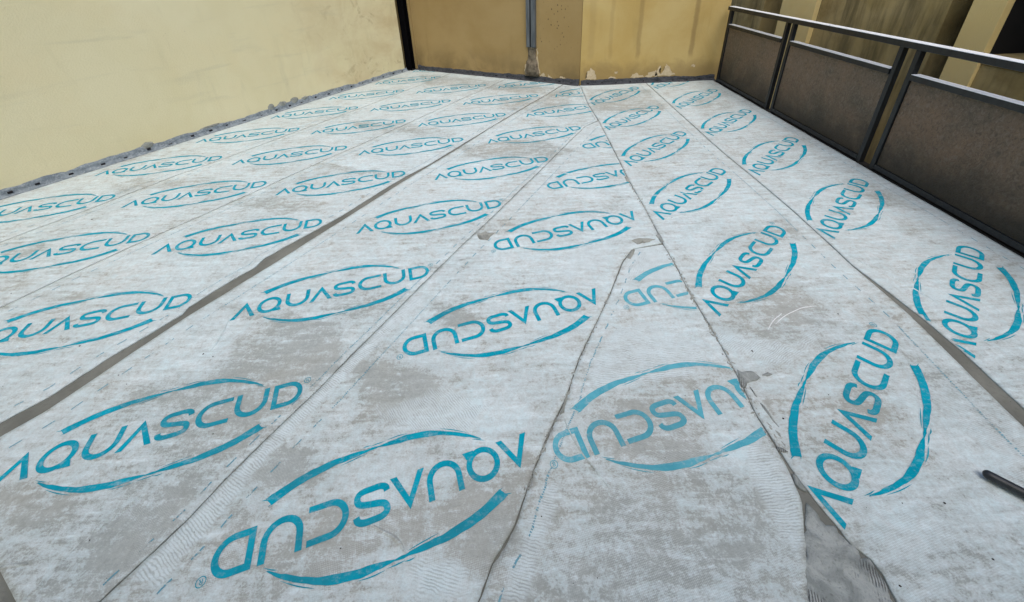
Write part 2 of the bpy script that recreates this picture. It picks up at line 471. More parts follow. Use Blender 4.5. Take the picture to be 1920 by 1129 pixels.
GRIT = mat_plain('dark_grit', (0.02, 0.02, 0.02), (0.05, 0.045, 0.04), 0.9)
PASTE = mat_plain('white_paste', (0.68, 0.71, 0.72), (0.76, 0.78, 0.78), 0.8, 60)

# ------------------------------------------------------------------ measured floor features (metres)
STAIN=[
 (1.0,0.03,[(-1.662,1.77),(-1.532,1.75),(-1.31,1.658),(-0.985,1.552),(-0.815,1.448),(-0.79,1.296),(-0.954,1.222),(-1.136,1.167),(-1.325,1.294),(-1.342,1.412),(-1.334,1.543),(-1.511,1.662)]),
 (0.9,0.04,[(-1.52,1.332),(-0.831,1.417),(-0.858,1.217),(-0.9,1.096),(-1.012,0.971),(-1.073,0.896),(-1.388,0.976),(-1.64,1.083),(-1.713,1.232),(-1.596,1.266)]),
 (0.9,0.05,[(-1.486,0.698),(-1.324,0.834),(-1.098,0.906),(-1.131,0.745),(-1.204,0.607),(-1.375,0.612)]),
 (0.8,0.04,[(-1.922,0.823),(-1.778,0.869),(-1.569,0.81),(-1.573,0.716),(-1.707,0.692)]),
 (1.1,0.02,[(-0.751,1.288),(-0.653,1.329),(-0.526,1.311),(-0.394,1.248),(-0.31,1.141),(-0.446,1.031),(-0.606,1.071),(-0.739,1.212)]),
 (1.0,0.02,[(-0.476,1.7),(-0.313,1.651),(-0.153,1.556),(-0.217,1.476),(-0.4,1.562)]),
 (1.0,0.025,[(-1.012,0.875),(-0.909,0.927),(-0.831,0.934),(-0.651,0.879),(-0.784,0.822),(-0.887,0.801),(-0.973,0.821)]),
 (0.8,0.05,[(-0.72,0.671),(-0.492,0.722),(-0.139,0.806),(-0.048,0.648),(-0.162,0.572),(-0.362,0.605),(-0.577,0.561),(-0.752,0.592)]),
 (0.9,0.05,[(-0.242,0.713),(-0.025,0.836),(0.055,0.888),(-0.029,0.705),(-0.098,0.596),(-0.199,0.626)]),
 (0.62,0.09,[(0.036,0.645),(0.123,0.796),(0.278,0.824),(0.509,0.781),(0.755,0.722),(0.816,0.617),(0.765,0.461),(-0.082,0.488)]),
 (0.8,0.04,[(0.339,1.111),(0.558,1.1),(0.691,1.047),(0.636,0.864),(0.428,0.818),(0.285,0.86),(0.245,0.959)]),
 (0.7,0.05,[(1.317,1.781),(1.551,1.68),(1.561,1.452),(1.28,1.337),(0.945,1.419),(1.177,1.622)]),
 (0.6,0.04,[(1.357,2.253),(1.944,2.405),(1.821,2.1),(1.416,1.966),(1.222,2.032)]),
 (0.6,0.03,[(1.373,1.189),(1.453,1.059),(1.501,0.989),(1.351,0.932),(1.254,1.022)]),
 (1.0,0.03,[(-0.521,3.862),(0.289,3.955),(0.677,3.665),(0.438,3.386),(0.056,3.482),(-0.346,3.621)]),
 (0.9,0.04,[(1.172,5.733),(1.991,5.602),(1.9,4.638),(1.468,4.657),(1.074,4.811)]),
 (0.8,0.05,[(-1.365,7.08),(-0.354,6.541),(1.018,5.702),(0.827,5.415),(-0.1,5.878),(-1.165,6.35)]),
 (0.7,0.05,[(-0.098,5.355),(0.7,5.537),(0.883,5.097),(0.544,4.781),(0.036,4.974)]),
 (0.7,0.03,[(-1.975,4.853),(-1.151,4.617),(-0.498,4.23),(-0.595,4.056),(-1.451,4.342)]),
 (0.8,0.02,[(-1.867,3.679),(-1.302,3.412),(-0.783,3.214),(-0.861,3.142),(-1.475,3.353)]),
 (0.8,0.025,[(-2.198,2.939),(-1.763,2.928),(-1.37,2.787),(-1.575,2.687),(-2.073,2.789)]),
 (0.7,0.03,[(-3.403,3.376),(-2.98,3.389),(-2.819,3.222),(-3.171,3.139),(-3.475,3.232)]),
 (0.8,0.02,[(-2.725,1.885),(-2.516,1.895),(-2.402,1.836),(-2.554,1.802)]),
 (0.7,0.03,[(-3.466,2.419),(-3.125,2.335),(-3.141,2.278),(-3.404,2.325)]),
 (0.7,0.03,[(-3.166,2.067),(-3.026,2.16),(-2.853,1.952),(-2.956,1.869)]),
 (0.7,0.04,[(-0.2,2.436),(0.026,2.523),(0.13,2.345),(-0.087,2.238),(-0.23,2.278)]),
 (0.6,0.04,[(0.415,2.564),(0.8,2.71),(0.88,2.563),(0.548,2.446)]),
 (0.8,0.03,[(2.583,2.287),(2.738,2.223),(2.712,2.121),(2.498,2.108),(2.442,2.202)]),
 (0.6,0.04,[(2.604,2.915),(2.82,2.759),(2.761,2.409),(2.643,2.492),(2.521,2.742)]),
 (0.6,0.04,[(2.904,2.078),(2.908,1.815),(2.678,1.61),(2.665,1.784)]),
 (0.6,0.05,[(2.298,5.006),(2.712,5.18),(2.669,4.439),(2.251,4.311)]),
 (0.6,0.05,[(-3.017,3.24),(-2.863,3.431),(-2.459,3.239),(-2.53,3.056)]),
 (0.6,0.05,[(-1.062,1.755),(-0.745,1.912),(-0.583,1.727),(-0.737,1.546),(-0.974,1.524)]),
 (-0.7,0.04,[(-0.614,0.824),(-0.411,0.851),(-0.323,0.779),(-0.492,0.722),(-0.611,0.758)]),
 (-0.7,0.05,[(-0.238,1.089),(-0.016,1.152),(0.064,1.009),(-0.063,0.893),(-0.227,0.958)]),
 (-0.9,0.04,[(-0.334,0.541),(-0.196,0.586),(-0.129,0.546),(-0.203,0.492),(-0.325,0.496)]),
 (-0.8,0.04,[(0.757,0.957),(0.846,0.893),(0.852,0.767),(0.771,0.787),(0.704,0.843)]),
 (-0.6,0.04,[(0.15,0.729),(0.242,0.742),(0.162,0.587),(0.076,0.54)]),
 (-0.5,0.05,[(1.201,0.841),(1.811,0.872),(1.504,0.593),(1.107,0.607)]),
 (-0.6,0.05,[(-1.754,1.315),(-1.635,1.427),(-1.475,1.551),(-1.41,1.355),(-1.567,1.225)]),
]
COMB=[
 (60,0.02,[(-1.186,0.562),(-1.137,0.701),(-1.048,0.853),(-0.955,1.025),(-0.86,1.223),(-0.775,1.323),(-0.673,1.56),(-0.546,1.766),(-0.465,1.72),(-0.592,1.503),(-0.67,1.393),(-0.763,1.213),(-0.871,1.028),(-0.957,0.864),(-1.015,0.704),(-1.083,0.553)]),
 (92,0.03,[(0.314,1.214),(0.488,1.444),(0.715,1.5),(0.868,1.359),(0.865,1.241),(0.745,1.18),(0.529,1.151),(0.319,1.124)]),
 (0,0.02,[(0.667,1.916),(0.813,2.088),(0.946,2.134),(0.964,1.971),(0.959,1.781),(0.725,1.796),(0.61,1.759)]),
 (92,0.03,[(0.888,0.973),(0.921,0.852),(0.929,0.716),(0.878,0.615),(0.816,0.54),(0.799,0.675),(0.807,0.857)]),
 (75,0.03,[(0.043,0.733),(0.143,0.812),(0.12,0.7),(0.046,0.565),(0.002,0.485),(-0.082,0.488),(0.011,0.646)]),
 (75,0.04,[(-0.362,0.605),(-0.197,0.599),(-0.129,0.534),(-0.218,0.492),(-0.325,0.496)]),
 (40,0.05,[(-0.588,1.082),(-0.312,1.166),(-0.084,1.082),(-0.186,0.956),(-0.438,0.988)]),
 (120,0.05,[(1.561,1.452),(1.28,1.337),(0.945,1.419),(0.89,1.297),(1.193,1.197)]),
 (60,0.04,[(0.347,2.093),(0.67,2.183),(0.574,1.922),(0.275,1.802)]),
 (20,0.05,[(1.068,0.665),(1.344,0.685),(1.373,0.546),(1.082,0.484)]),
]
CREASE=[
 [(0.184,1.021),(0.21,0.93),(0.253,0.843),(0.308,0.752)],
 [(0.255,1.211),(0.292,1.157)],
 [(0.317,3.234),(0.501,3.154),(0.672,3.097)],
 [(0.864,4.262),(1.036,4.224)],
 [(0.959,2.729),(1.249,2.72),(1.653,2.803)],
 [(0.857,2.291),(1.301,2.456),(1.516,2.475)],
 [(1.268,3.204),(1.638,3.265),(1.841,3.3)],
 [(-1.625,0.614),(-1.579,0.618),(-1.54,0.621)],
 [(-1.467,0.531),(-1.446,0.583),(-1.431,0.638),(-1.416,0.674)],
 [(-1.396,0.695),(-1.355,0.754),(-1.32,0.792)],
 [(0.969,4.664),(1.49,4.734),(1.994,4.726)],
 [(-0.482,0.685),(-0.404,0.646),(-0.362,0.605)],
 [(1.993,1.926),(2.082,1.732),(2.152,1.526)],
 [(-1.489,1.624),(-1.461,1.482),(-1.462,1.418)],
]
SWIPE=[
 [(1.276,1.434),(1.367,1.498),(1.454,1.529),(1.544,1.543)],
 [(1.22,1.404),(1.283,1.468),(1.346,1.507)],
 [(-1.101,0.945),(-1.06,0.983),(-0.98,0.99)],
 [(0.404,0.579),(0.368,0.542),(0.329,0.52)],
]
PATCHES=[
 [(0.933,0.693),(0.949,0.667),(0.952,0.633),(0.986,0.632),(0.984,0.598),(0.992,0.582),(1.01,0.576),(1.001,0.552),(1.028,0.545),(1.024,0.521),(1.029,0.503),(1.021,0.48),(1.014,0.447),(0.982,0.401),(0.748,0.408),(0.787,0.465),(0.803,0.51),(0.814,0.537),(0.846,0.557),(0.856,0.603),(0.889,0.622),(0.911,0.664)],
 [(0.962,1.195),(0.973,1.184),(0.998,1.188),(1.025,1.179),(1.037,1.15),(1.01,1.138),(0.975,1.128),(0.952,1.106),(0.941,1.114),(0.947,1.144)],
 [(1.053,1.162),(1.084,1.176),(1.098,1.165),(1.076,1.156)],
 [(0.974,1.113),(0.978,1.093),(0.979,1.067),(0.973,1.072)],
 [(0.977,1.039),(0.986,1.025),(0.989,0.99),(0.993,0.941),(0.986,0.964),(0.98,1.003)],
 [(0.939,0.87),(0.96,0.866),(0.973,0.85),(0.957,0.849),(0.942,0.855)],
 [(0.94,0.781),(0.952,0.773),(0.955,0.747),(0.955,0.723),(0.939,0.731),(0.934,0.751)],
 [(0.953,2.204),(0.979,2.22),(0.976,2.132),(0.957,2.128)],
 [(0.778,2.163),(0.84,2.176),(0.932,2.164),(0.878,2.133),(0.81,2.121)],
 [(0.705,1.984),(0.766,2.074),(0.773,2.052),(0.725,1.977)],
 [(0.974,3.04),(0.998,3.047),(0.986,2.925),(0.971,2.964)],
 [(0.204,1.098),(0.213,1.104),(0.188,1.036),(0.172,1.028)],
 [(0.175,1.048),(0.191,1.07),(0.202,1.088),(0.204,1.069),(0.186,1.036)],
 [(-0.213,2.295),(-0.16,2.329),(-0.106,2.3),(-0.14,2.23),(-0.193,2.245)],
]
SPECK=[
 (1.613,1.484),
 (1.501,1.602),
 (1.03,0.975),
 (1.268,1.063),
 (1.08,1.288),
 (-1.811,1.304),
 (-1.735,1.254),
 (-0.888,1.59),
 (-1.201,1.01),
 (-1.486,1.404),
 (-1.429,1.386),
 (-3.153,2.715),
 (-2.922,1.902),
 (-1.877,3.717),
 (-0.589,5.501),
 (2.004,4.155),
 (-0.763,1.213),
 (1.13,2.401),
 (1.237,0.681),
 (1.371,0.676),
 (1.376,0.533),
 (0.988,0.559),
 (1.06,0.484),
 (-1.395,0.674),
 (-0.567,0.625),
 (0.066,0.687),
 (-2.152,1.486),
]
S1=[(-3.333, 2.86), (-3.011, 3.448), (-2.839, 3.703), (-1.814, 5.38), (-1.421, 6.087), (-0.876, 7.038)]
S2=[(-2.865, 1.784), (-2.731, 2.044), (-2.473, 2.468), (-2.303, 2.725), (-2.007, 3.204), (-1.728, 3.664), (-1.4, 4.163), (-0.612, 5.43)]
S3L=[(-2.132, 1.092), (-2.024, 1.218), (-1.949, 1.382), (-1.758, 1.68), (-1.768, 1.724), (-1.655, 1.928), (-1.569, 2.044), (-1.559, 2.137), (-1.228, 2.61), (-1.032, 2.961), (-0.851, 3.257), (-0.712, 3.436), (-0.499, 3.791), (-0.171, 4.338), (0.207, 4.95), (0.745, 5.801)]
S3R=[(-2.071, 1.035), (-1.988, 1.143), (-1.871, 1.378), (-1.727, 1.663), (-1.521, 1.996), (-1.206, 2.545), (-0.894, 3.103), (-0.696, 3.423), (-0.472, 3.789), (-0.171, 4.321)]
S4=[(-1.233, 0.524), (-1.199, 0.579), (-1.112, 0.716), (-1.052, 0.843), (-0.976, 0.982), (-0.849, 1.194), (-0.623, 1.615), (-0.499, 1.842), (-0.32, 2.167), (-0.115, 2.508), (0.047, 2.799), (0.299, 3.238), (0.428, 3.47), (0.874, 4.256)]
S5=[(1.112, 5.856), (1.058, 5.027), (1.056, 4.429), (1.032, 3.842), (1.009, 3.306), (0.99, 2.953), (0.987, 2.646), (0.977, 2.275), (0.963, 2.116), (0.964, 1.911), (0.954, 1.708), (0.955, 1.493), (0.954, 1.294), (0.949, 1.134), (0.935, 0.998), (0.94, 0.868), (0.938, 0.776), (0.924, 0.697), (0.89, 0.634), (0.845, 0.56), (0.792, 0.473)]
S6=[(0.758, 2.07), (0.667, 1.951), (0.543, 1.714), (0.414, 1.492), (0.293, 1.287), (0.206, 1.098), (0.134, 0.976), (0.05, 0.826), (-0.022, 0.662), (-0.092, 0.572), (-0.127, 0.495)]
S7=[(2.065, 5.943), (2.039, 5.168), (2.019, 4.722), (2.006, 4.188), (1.981, 3.645), (1.983, 3.013), (1.983, 2.837), (1.98, 2.426), (1.959, 2.047), (1.946, 1.846), (1.971, 1.525)]

# ------------------------------------------------------------------ layout (metres; camera stands over the origin)
LEFT_A, LEFT_B = np.array([-1.664, 7.425]), np.array([-4.31, 3.12])       # foot of the long left wall
LD = (LEFT_B - LEFT_A) / np.linalg.norm(LEFT_B - LEFT_A)
BACK_A, BACK_B = np.array([-1.531, 7.514]), np.array([1.112, 5.98])       # foot of the back wall
BD = (BACK_B - BACK_A) / np.linalg.norm(BACK_B - BACK_A)
SIDE_Y = 5.97
def rail_x(y): return 3.04 - 0.02457 * (5.9 - y)

# ground far below and the terrace slab
g = mk('ground', [(-60, -60, -3.4), (60, -60, -3.4), (60, 60, -3.4), (-60, 60, -3.4)], [(0, 1, 2, 3)], GROUND)
tag(g, kind='structure')
pf = LEFT_B + LD * 5.5
slab_poly = [(-1.70, 7.60), (pf[0], pf[1]), (-5.4, -2.6), (rail_x(-2.6) + 0.06, -2.6), (rail_x(5.97) + 0.06, 5.98), (1.12, 5.99)]
slab = MB().prism(slab_poly, -0.22, 0.0).build('terrace_floor', SLAB)
tag(slab, kind='structure')

# ---- walls
def wall_block(name, a, b, thick, z0, z1, mat, side, label):
    d = (np.array(b) - np.array(a)); L = np.linalg.norm(d); d /= L
    m = MB((d[0], d[1]), (a[0], a[1], 0))
    m.box(0, L, 0 if side > 0 else -thick, thick if side > 0 else 0, z0, z1)
    o = m.build(name, mat)
    return tag(o, label, 'wall')

far_end = LEFT_A + LD * 0.06
left_wall = wall_block('plaster_wall', far_end, LEFT_B + LD * 5.5, 0.3, -0.22, 3.0, LEFT_PL, -1,
                       'long smooth pale beige plaster wall along the left edge of the terrace')
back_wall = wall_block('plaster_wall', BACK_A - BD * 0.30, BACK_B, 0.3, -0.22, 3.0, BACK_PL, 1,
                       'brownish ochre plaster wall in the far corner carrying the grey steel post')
side_m = MB().prism([(1.113, SIDE_Y), (3.10, SIDE_Y), (3.10, 6.6), (1.30, 6.6)], -0.22, 3.0)
side_wall = side_m.build('plaster_wall', SIDE_PL)
tag(side_wall, 'stained yellow ochre plaster wall with peeling foot between the far corner and the railing', 'wall')

m = MB().box(-6.6, 3.2, -1.75, -1.45, -0.22, 3.4)  # added, unseen wall behind the camera, only there to shade the near floor
m.build('added_shade_wall', LEFT_PL, left_wall)

# narrow plaster return right of the black post
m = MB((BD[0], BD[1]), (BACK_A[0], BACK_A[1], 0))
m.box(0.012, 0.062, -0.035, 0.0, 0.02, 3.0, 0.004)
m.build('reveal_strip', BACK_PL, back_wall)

# peeled patches on the side wall (thin, irregular, slightly proud edges of the plaster coat)
rng = random.Random(5)
def peel(poly, dz=0.0025, seed=0):
    r = random.Random(seed); pts = []
    n = len(poly)
    for i in range(n):
        a, b = poly[i], poly[(i + 1) % n]
        for t in (0, 0.25, 0.5, 0.75):
            pts.append((a[0] + (b[0] - a[0]) * t + r.uniform(-.012, .012), a[1] + (b[1] - a[1]) * t + r.uniform(-.012, .012)))
    return pts
def wall_patch(poly, seed):
    pts = peel(poly, seed=seed)
    bm = bmesh.new()
    f = bm.faces.new([bm.verts.new((x, SIDE_Y - 0.0025, z)) for x, z in pts])
    if f.normal.y > 0: bmesh.ops.reverse_faces(bm, faces=[f])
    bmesh.ops.triangulate(bm, faces=bm.faces[:])
    r = bmesh.ops.extrude_face_region(bm, geom=bm.faces[:])
    for v in r['geom']:
        if isinstance(v, bmesh.types.BMVert): v.co.y += 0.01
    bm.verts.index_update()
    V = [tuple(v.co) for v in bm.verts]; F = [[v.index for v in f.verts] for f in bm.faces]; bm.free()
    mk('peeled_patch', V, F, CREAM, side_wall)
wall_patch([(1.20, 0.085), (1.22, 0.20), (1.27, 0.235), (1.33, 0.19), (1.36, 0.085), (1.30, 0.075)], 1)
wall_patch([(1.84, 0.075), (1.87, 0.13), (1.93, 0.14), (2.02, 0.10), (2.06, 0.085), (1.95, 0.07)], 2)
wall_patch([(2.06, 0.085), (2.12, 0.15), (2.20, 0.17), (2.23, 0.10), (2.20, 0.08)], 3)
wall_patch([(2.20, 0.085), (2.22, 0.20), (2.26, 0.225), (2.24, 0.15), (2.28, 0.12), (2.32, 0.19), (2.34, 0.26), (2.39, 0.21), (2.43, 0.14), (2.50, 0.10), (2.42, 0.08)], 4)
wall_patch([(2.69, 0.20), (2.72, 0.235), (2.76, 0.225), (2.74, 0.20)], 5)
wall_patch([(1.52, 0.075), (1.56, 0.105), (1.62, 0.10), (1.64, 0.075)], 6)
wall_patch([(1.60, 0.15), (1.62, 0.18), (1.65, 0.17), (1.63, 0.15)], 7)

# ---- sealing fleece along the foot of the walls
def sealing(name, a, d, L, side, mat, label, h, slot_from=0.1, slots=True, seed=1):
    """upright flap with a ragged top edge plus a toe on the floor, along a + d*s"""
    nrm = np.array([-d[1], d[0]]) * side          # towards the room
    n = int(L / 0.03)
    V = []; F = []
    ss = np.linspace(0, L, n + 1)
    top = h + 0.012 * vnoise(ss, ss * 0, 5, seed) + 0.009 * vnoise(ss, ss * 0, 14, seed + 3) + 0.005 * vnoise(ss, ss * 0, 33, seed + 4)
    bulge = 0.005 * vnoise(ss, ss * 0, 6, seed + 5) + 0.006 * vnoise(ss, ss * 0, 19, seed + 6)
    prof = []
    for i, s in enumerate(ss):
        row = [(0.001, top[i]), (0.008 + bulge[i] * 0.3, top[i] - 0.003), (0.011 + bulge[i], h * 0.62), (0.014 - bulge[i] * 0.6, h * 0.40),
               (0.022 + bulge[i], 0.020), (0.045 + bulge[i], 0.0105), (0.052 + bulge[i], 0.0085), (0.052 + bulge[i], 0.002)]
        for o_, z in row:
            q = a + d * s + nrm * o_
            V.append((q[0], q[1], z))
    k = 8
    for i in range(n):
        for j in range(k - 1):
            F.append((i * k + j, (i + 1) * k + j, (i + 1) * k + j + 1, i * k + j + 1) if side > 0 else
                     (i * k + j, i * k + j + 1, (i + 1) * k + j + 1, (i + 1) * k + j))
    o = mk(name, V, F, mat, None, True)
    tag(o, label, 'sealing strip', 'sealing strips along the wall feet')
    if slots:
        first = None
        s = slot_from; i = 0
        while s < L - 0.05:
            c = a + d * s + nrm * 0.020
            if first is None:
                mm = MB((d[0], d[1]), (c[0], c[1], 0.0))
                mm.box(-0.017, 0.017, -0.006, 0.006, 0.020, 0.036, 0.003)
                first = mm.build('slot', DARK, o)
                base = first.location.copy(); c0 = c
            else:
                q = first.copy(); COL.objects.link(q); q.parent = o
                q.location = base + Vector((c[0] - c0[0], c[1] - c0[1], 0.0))
                q.scale = (0.45 + 0.8 * rng.random(), 1.0, 0.6 + 0.7 * rng.random())
                q.rotation_euler = (0, 0, rng.uniform(-0.12, 0.12)); q.location.z += rng.uniform(-0.006, 0.008)
            s += 0.205 + rng.uniform(-0.035, 0.035)
    return o
tape_left = sealing('sealing_strip', LEFT_A - LD * (-0.02), LD, 8.5, -1 if False else 1, TAPE_L,
                    'blue grey slotted sealing strip along the foot of the long beige wall', 0.066, 0.13, True, 1)
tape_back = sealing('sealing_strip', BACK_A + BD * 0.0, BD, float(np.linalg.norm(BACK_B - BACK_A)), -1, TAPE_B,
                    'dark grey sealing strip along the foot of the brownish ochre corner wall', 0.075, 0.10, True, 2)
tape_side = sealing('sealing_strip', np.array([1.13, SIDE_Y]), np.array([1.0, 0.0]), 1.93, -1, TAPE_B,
                    'dark grey sealing strip under the peeling foot of the yellow ochre wall', 0.072, 0.10, True, 3)

# lumps of old mortar above the left sealing strip
def lump(cx, w, h, seed):
    r = random.Random(seed)
    q = LEFT_A + LD * cx
    nrm = np.array([-LD[1], LD[0]])
    bm = bmesh.new()
    bmesh.ops.create_icosphere(bm, subdivisions=3, radius=1.0)
    V = []
    for v in bm.verts:
        k = 1 + 0.22 * float(vnoise(v.co.x * 1.3 + seed, v.co.z * 1.3 + v.co.y, 1.6, seed))
        p = v.co * k
        w3 = q + LD * p.x * w / 2 + nrm * (0.002 + max(p.y, -0.1) * 0.010)
        V.append((w3[0], w3[1], 0.070 + p.z * h))
    bm.verts.index_update()
    F = [[v.index for v in f.verts] for f in bm.faces]; bm.free()
    return mk('mortar_lump', V, F, BEIGE_MORTAR, tape_left, True)
lump(3.93, 0.11, 0.035, 3)
lump(2.55, 0.10, 0.045, 4); lump(2.40, 0.12, 0.04, 5); lump(2.22, 0.14, 0.045, 6); lump(2.06, 0.10, 0.02, 7)
lump(3.30, 0.22, 0.014, 8); lump(1.62, 0.25, 0.012, 9)

# ---- black steel post in the far left corner (H section) and base plate
def h_post(name, loc, ax, w, depth, tf, tw, z0, z1, mat, label):
    root = empty(name, (loc[0], loc[1], z0))
    tag(root, label, 'post')
    MB(ax, (loc[0], loc[1], 0)).box(-w / 2, w / 2, -depth / 2, -depth / 2 + tf, z0, z1, 0.002).build('flange', mat, root)
    MB(ax, (loc[0], loc[1], 0)).box(-w / 2, w / 2, depth / 2 - tf, depth / 2, z0, z1, 0.002).build('flange', mat, root)
    MB(ax, (loc[0], loc[1], 0)).box(-tw / 2, tw / 2, -depth / 2 + tf, depth / 2 - tf, z0, z1).build('web', mat, root)
    return root
corner = h_post('steel_post', (-1.605, 7.460), (BD[0], BD[1]), 0.125, 0.10, 0.012, 0.01, 0.004, 3.0, PITCHBLACK,
                'black steel post standing in the far left corner beside the beige wall')
MB((BD[0], BD[1]), (-1.605, 7.460, 0)).box(-0.0665, 0.0665, -0.053, 0.053, 0.003, 0.02, 0.002).build('base_plate', BLACK, corner)

# ---- blue grey steel post let into the back wall, on a rough mortar foot
pc = np.array([0.456, 6.360]); inn = np.array([BD[1], -BD[0]])      # inn: out of the wall, towards the terrace
post = empty('steel_post', (pc[0], pc[1], 0.08))
tag(post, 'blue grey steel profile post let into the ochre back wall above a crumbling mortar foot', 'post')
def pbox(name, x0, x1, y0, y1, z0, z1, mat, bev=0.002):
    return MB((BD[0], BD[1]), (pc[0], pc[1], 0)).box(x0, x1, y0, y1, z0, z1, bev).build(name, mat, post)
pbox('flange', -0.072, -0.018, -0.045, 0.01, 0.50, 3.0, STEEL)
pbox('flange', 0.006, 0.072, -0.045, 0.01, 0.50, 3.0, STEEL)
pbox('web', -0.0175, 0.0055, -0.018, 0.008, 0.50, 3.0, BLACK, 0)
pbox('lip', -0.0785, -0.0725, -0.030, 0.01, 0.51, 3.0, BLACK, 0)
# mortar foot
fv = []; ff = []
nz, nx = 16, 12
for j in range(nz + 1):
    z = 0.075 + (0.505 - 0.075) * j / nz
    tw = 0.118 - 0.060 * min(1, j / nz * 1.15) + 0.012 * float(vnoise(z, 0, 14, 3))
    if z > 0.30: tw = 0.066 + 0.006 * float(vnoise(z, 1, 20, 4))
    for i in range(nx + 1):
        u = -1 + 2 * i / nx
        dep = (0.030 + (0.022 if z < 0.29 else -0.012)) * (1 - abs(u) ** 4 * 0.7) + 0.010 * float(vnoise(u * 2, z * 9, 3.1, 5)) + 0.006 * float(vnoise(u * 2, z * 9, 8.1, 6))
        q = pc + BD * (u * tw) + inn * max(0.004, dep)
        fv.append((q[0], q[1], z))
for j in range(nz):
    for i in range(nx):
        b = j * (nx + 1) + i
        ff.append((b, b + 1, b + nx + 2, b + nx + 1))
b0 = len(fv)
rim = [i for i in range(nx + 1)] + [j * (nx + 1) + nx for j in range(1, nz + 1)] + [nz * (nx + 1) + i for i in range(nx - 1, -1, -1)] + [j * (nx + 1) for j in range(nz - 1, 0, -1)]
for i in rim:
    p = np.array(fv[i]); dd = -((p[:2] - pc) @ inn) - 0.004
    fv.append((p[0] + inn[0] * dd, p[1] + inn[1] * dd, p[2]))
for a in range(len(rim)):
    b = (a + 1) % len(rim)
    ff.append((rim[b], rim[a], b0 + a, b0 + b))
MORTAR_FOOT = mat_mortar('crumbling_mortar', (0.085, 0.068, 0.045), (0.22, 0.185, 0.125), 0.1, 0.1, (0.025, 0.02, 0.014))
mk('mortar_foot', fv, ff, MORTAR_FOOT, post, True)
for i, (poly) in enumerate(([(-0.135, 0.09), (-0.125, 0.20), (-0.100, 0.27), (-0.085, 0.24), (-0.105, 0.10)], [(0.085, 0.09), (0.085, 0.30), (0.075, 0.48), (0.090, 0.46), (0.105, 0.30), (0.13, 0.12)],
                            [(0.13, 0.075), (0.16, 0.13), (0.20, 0.12), (0.22, 0.075)], [(0.25, 0.07), (0.27, 0.12), (0.30, 0.09), (0.32, 0.07)], [(0.45, 0.07), (0.47, 0.10), (0.52, 0.09), (0.56, 0.07)])):
    pts = peel(poly, seed=20 + i); V = []
    for u, z in pts:
        q = pc + BD * u; dd = (BACK_A - q) @ inn
        for off in (0.0025,):
            V.append((q[0] + inn[0] * (dd + off), q[1] + inn[1] * (dd + off), z))
    n = len(V)
    V += [(v[0] - inn[0] * 0.008, v[1] - inn[1] * 0.008, v[2]) for v in V]
    F = [list(range(n))] + [[k_, (k_ + 1) % n, n + (k_ + 1) % n, n + k_] for k_ in range(n)]
    mk('peeled_patch', V, F, CREAM, back_wall)

# ------------------------------------------------------------------ neighbouring facade beyond the railing
fac = empty('neighbouring_building', (4.6, 5.0, -3.4))
tag(fac, 'weathered ochre neighbouring building with pale pilasters seen beyond the railing', 'building')
FA = (-0.0246, 0.9997)      # along the facade, away from the camera
def fbox(name, s0, s1, d0, d1, z0, z1, mat, bev=0.0):
    # s: along facade (world y at x=4), d: depth behind the pilaster front
    return MB(FA, (4.0, 0.0, 0)).box(s0, s1, -d1, -d0, z0, z1, bev).build(name, mat, fac)
fbox('wall', 3.88, 5.43, 0.06, 0.45, -3.4, 2.6, FAC_PL)                       # mouldy bay between the pilasters
fbox('pilaster', 3.405, 3.655, 0.0, 0.06, -3.4, 2.6, PIL_PL, 0.004)
fbox('pilaster', 5.431, 6.075, 0.0, 0.06, -3.4, 2.6, PIL_PL, 0.004)
fbox('pier', 3.405, 3.655, 0.062, 1.6, -3.4, 2.6, ROOM)
fbox('pier', 5.431, 6.075, 0.062, 1.4, -3.4, 2.6, ROOM)
fbox('niche_wall', 3.657, 3.878, 1.2, 1.4, -3.4, 2.6, ROOM)
fbox('niche_wall', 6.077, 6.548, 1.2, 1.4, -3.4, 2.6, ROOM)
fbox('wall', 6.55, 7.6, 0.06, 0.45, -3.4, 2.6, FAC_PL)
fbox('wall', 7.9, 9.5, 0.06, 0.45, -3.4, 2.6, FAC_PL)
fbox('niche_wall', 7.602, 7.898, 0.9, 1.1, -3.4, 2.6, ROOM)
fbox('wall', 1.9, 3.403, 0.03, 0.45, -3.4, 0.72, FAC_PL)                      # under the dark opening
fbox('wall', -1.5, 1.898, 0.03, 0.45, -3.4, 2.6, FAC_PL)
fbox('window_sill', 1.902, 3.402, 0.02, 0.448, 0.722, 0.80, FAC_PL, 0.008)
fbox('interior', 1.9, 3.404, 1.6, 1.7, 0.0, 2.6, ROOM)
fbox('interior', 1.9, 3.404, 0.452, 1.6, 2.3, 2.45, ROOM)
fbox('interior', 1.8, 1.898, 0.452, 1.6, 0.0, 2.3, ROOM)
fbox('interior', 1.9, 3.404, 0.452, 1.6, 0.60, 0.70, ROOM)
fbox('lintel', 1.902, 3.402, 0.03, 0.45, 2.2, 2.6, FAC_PL)

